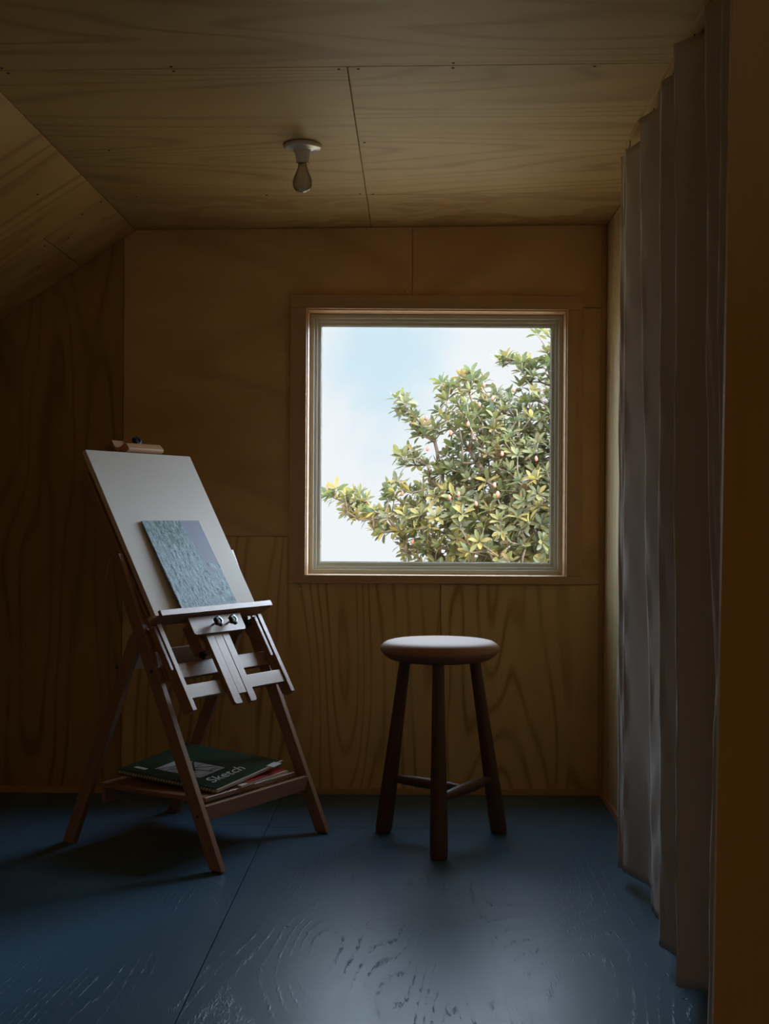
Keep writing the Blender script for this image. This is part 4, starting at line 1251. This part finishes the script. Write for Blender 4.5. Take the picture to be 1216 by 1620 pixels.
# ------------------------------------------------------------------ light
w = bpy.data.worlds.new('sky'); SC.world = w; w.use_nodes = True
nt = w.node_tree; nt.nodes.clear()
wo = nt.nodes.new('ShaderNodeOutputWorld'); bg = nt.nodes.new('ShaderNodeBackground')
tc = nt.nodes.new('ShaderNodeTexCoord')
dirv = tc.outputs['Generated']
sepw = nt.nodes.new('ShaderNodeSeparateXYZ'); nt.links.new(dirv, sepw.inputs[0])
X_, Z_ = sepw.outputs[0], sepw.outputs[2]
def smooth_n(x, a, b):
    t = math_n(nt, 'MULTIPLY_ADD', x, 1.0 / (b - a), -a / (b - a), clamp=True)
    m = N(nt, 'ShaderNodeMapRange', interpolation_type='SMOOTHSTEP'); nt.links.new(t, m.inputs[0]); return m.outputs[0]
# a patch of pale blue between thin clouds; white haze lower down
nz = noise(nt, scaled(nt, dirv, (9.0, 1.0, 7.0)), 1.6, 4.0, 0.5, 0.5)
dv = N(nt, 'ShaderNodeVectorMath', operation='DISTANCE')
nt.links.new(scaled(nt, dirv, (1.25, 0.0, 0.75)), dv.inputs[0]); dv.inputs[1].default_value = (-0.022 * 1.25, 0.0, 0.118 * 0.75)
dd_ = math_n(nt, 'ADD', dv.outputs['Value'], math_n(nt, 'MULTIPLY_ADD', nz, 0.10, -0.05))
white = smooth_n(dd_, 0.020, 0.085)
skyc = mixc(nt, white, (0.67, 0.86, 0.97), (0.93, 0.965, 1.0))
SKY_TOP = 8.5     # extra sky brightness overhead, added to light the room
SKY_SIDE = 40.0    # extra out-of-view brightness on the right, added to light the canvas
upb = smooth_n(Z_, 0.14, 0.36)
sdb = math_n(nt, 'MULTIPLY', smooth_n(X_, 0.22, 0.55), smooth_n(Z_, -0.06, 0.08))
sdl = math_n(nt, 'MULTIPLY', smooth_n(math_n(nt, 'MULTIPLY', X_, -1.0), 0.20, 0.42), smooth_n(Z_, -0.14, 0.02))  # weaker brightness added on the left to lift the curtain
gain = math_n(nt, 'MAXIMUM', math_n(nt, 'MULTIPLY', upb, SKY_TOP), math_n(nt, 'MAXIMUM', math_n(nt, 'MULTIPLY', sdb, SKY_SIDE), math_n(nt, 'MULTIPLY', sdl, 2.5)))
skyc = mixc(nt, math_n(nt, 'MAXIMUM', upb, sdb), skyc, (0.68, 0.83, 1.0))
nt.links.new(skyc, bg.inputs[0])
low = math_n(nt, 'MULTIPLY_ADD', Z_, 8.0, 1.8, clamp=True)      # darker well below the horizon
st = math_n(nt, 'MULTIPLY', math_n(nt, 'ADD', gain, 1.0), math_n(nt, 'MULTIPLY_ADD', low, .8, .2))
nt.links.new(st, bg.inputs[1])
nt.links.new(bg.outputs[0], wo.inputs[0])

sl = bpy.data.lights.new('sun', 'SUN'); sl.energy = 6.5; sl.angle = math.radians(1.5); sl.color = (1.0, 0.95, 0.86)
so_ = bpy.data.objects.new('sun', sl); COL.objects.link(so_)
so_.rotation_euler = (math.radians(48), 0, math.radians(30))
# warm fill added behind the camera to lift the room; no lamp stands there
ul = bpy.data.lights.new('fill_light', 'AREA'); ul.shape = 'DISK'; ul.size = 0.35; ul.energy = 21; ul.color = (1.0, 0.90, 0.72)
uo = bpy.data.objects.new('fill_light', ul); COL.objects.link(uo)
uo.location = (.3, -1.3, 1.4); uo.rotation_euler = (math.radians(180), 0, 0)
# portal in the window opening guides the sky light sampling
pl = bpy.data.lights.new('window_portal', 'AREA'); pl.shape = 'RECTANGLE'; pl.size = WX1 - WX0; pl.size_y = WZ1 - WZ0
pl.cycles.is_portal = True
po = bpy.data.objects.new('window_portal', pl); COL.objects.link(po)
po.location = ((WX0 + WX1) / 2, D + .16, (WZ0 + WZ1) / 2); po.rotation_euler = (math.radians(-90), 0, 0)

# ------------------------------------------------------------------ camera
cam = bpy.data.cameras.new('camera'); co = bpy.data.objects.new('camera', cam); COL.objects.link(co)
cam.sensor_width = 36; cam.lens = F / 1620 * 36
cam.shift_x = (608 - CX) / 1620.0
cam.shift_y = (CY - 810) / 1620.0
cam.clip_start = .05; cam.clip_end = 200
co.location = (0, 0, CAMZ)
co.rotation_euler = (Matrix.Rotation(math.radians(90), 4, 'X') @ Matrix.Rotation(ROLL, 4, 'Z')).to_euler()
SC.camera = co

vs_ = SC.view_settings
vs_.view_transform = 'Standard'; vs_.look = 'None'; vs_.gamma = 1; vs_.use_curve_mapping = False
vs_.exposure = 0.0
cy = SC.cycles
cy.use_denoising = True
cy.max_bounces = 14; cy.diffuse_bounces = 10; cy.glossy_bounces = 5; cy.transparent_max_bounces = 16
cy.sample_clamp_indirect = 6.0
cy.caustics_reflective = False; cy.caustics_refractive = False
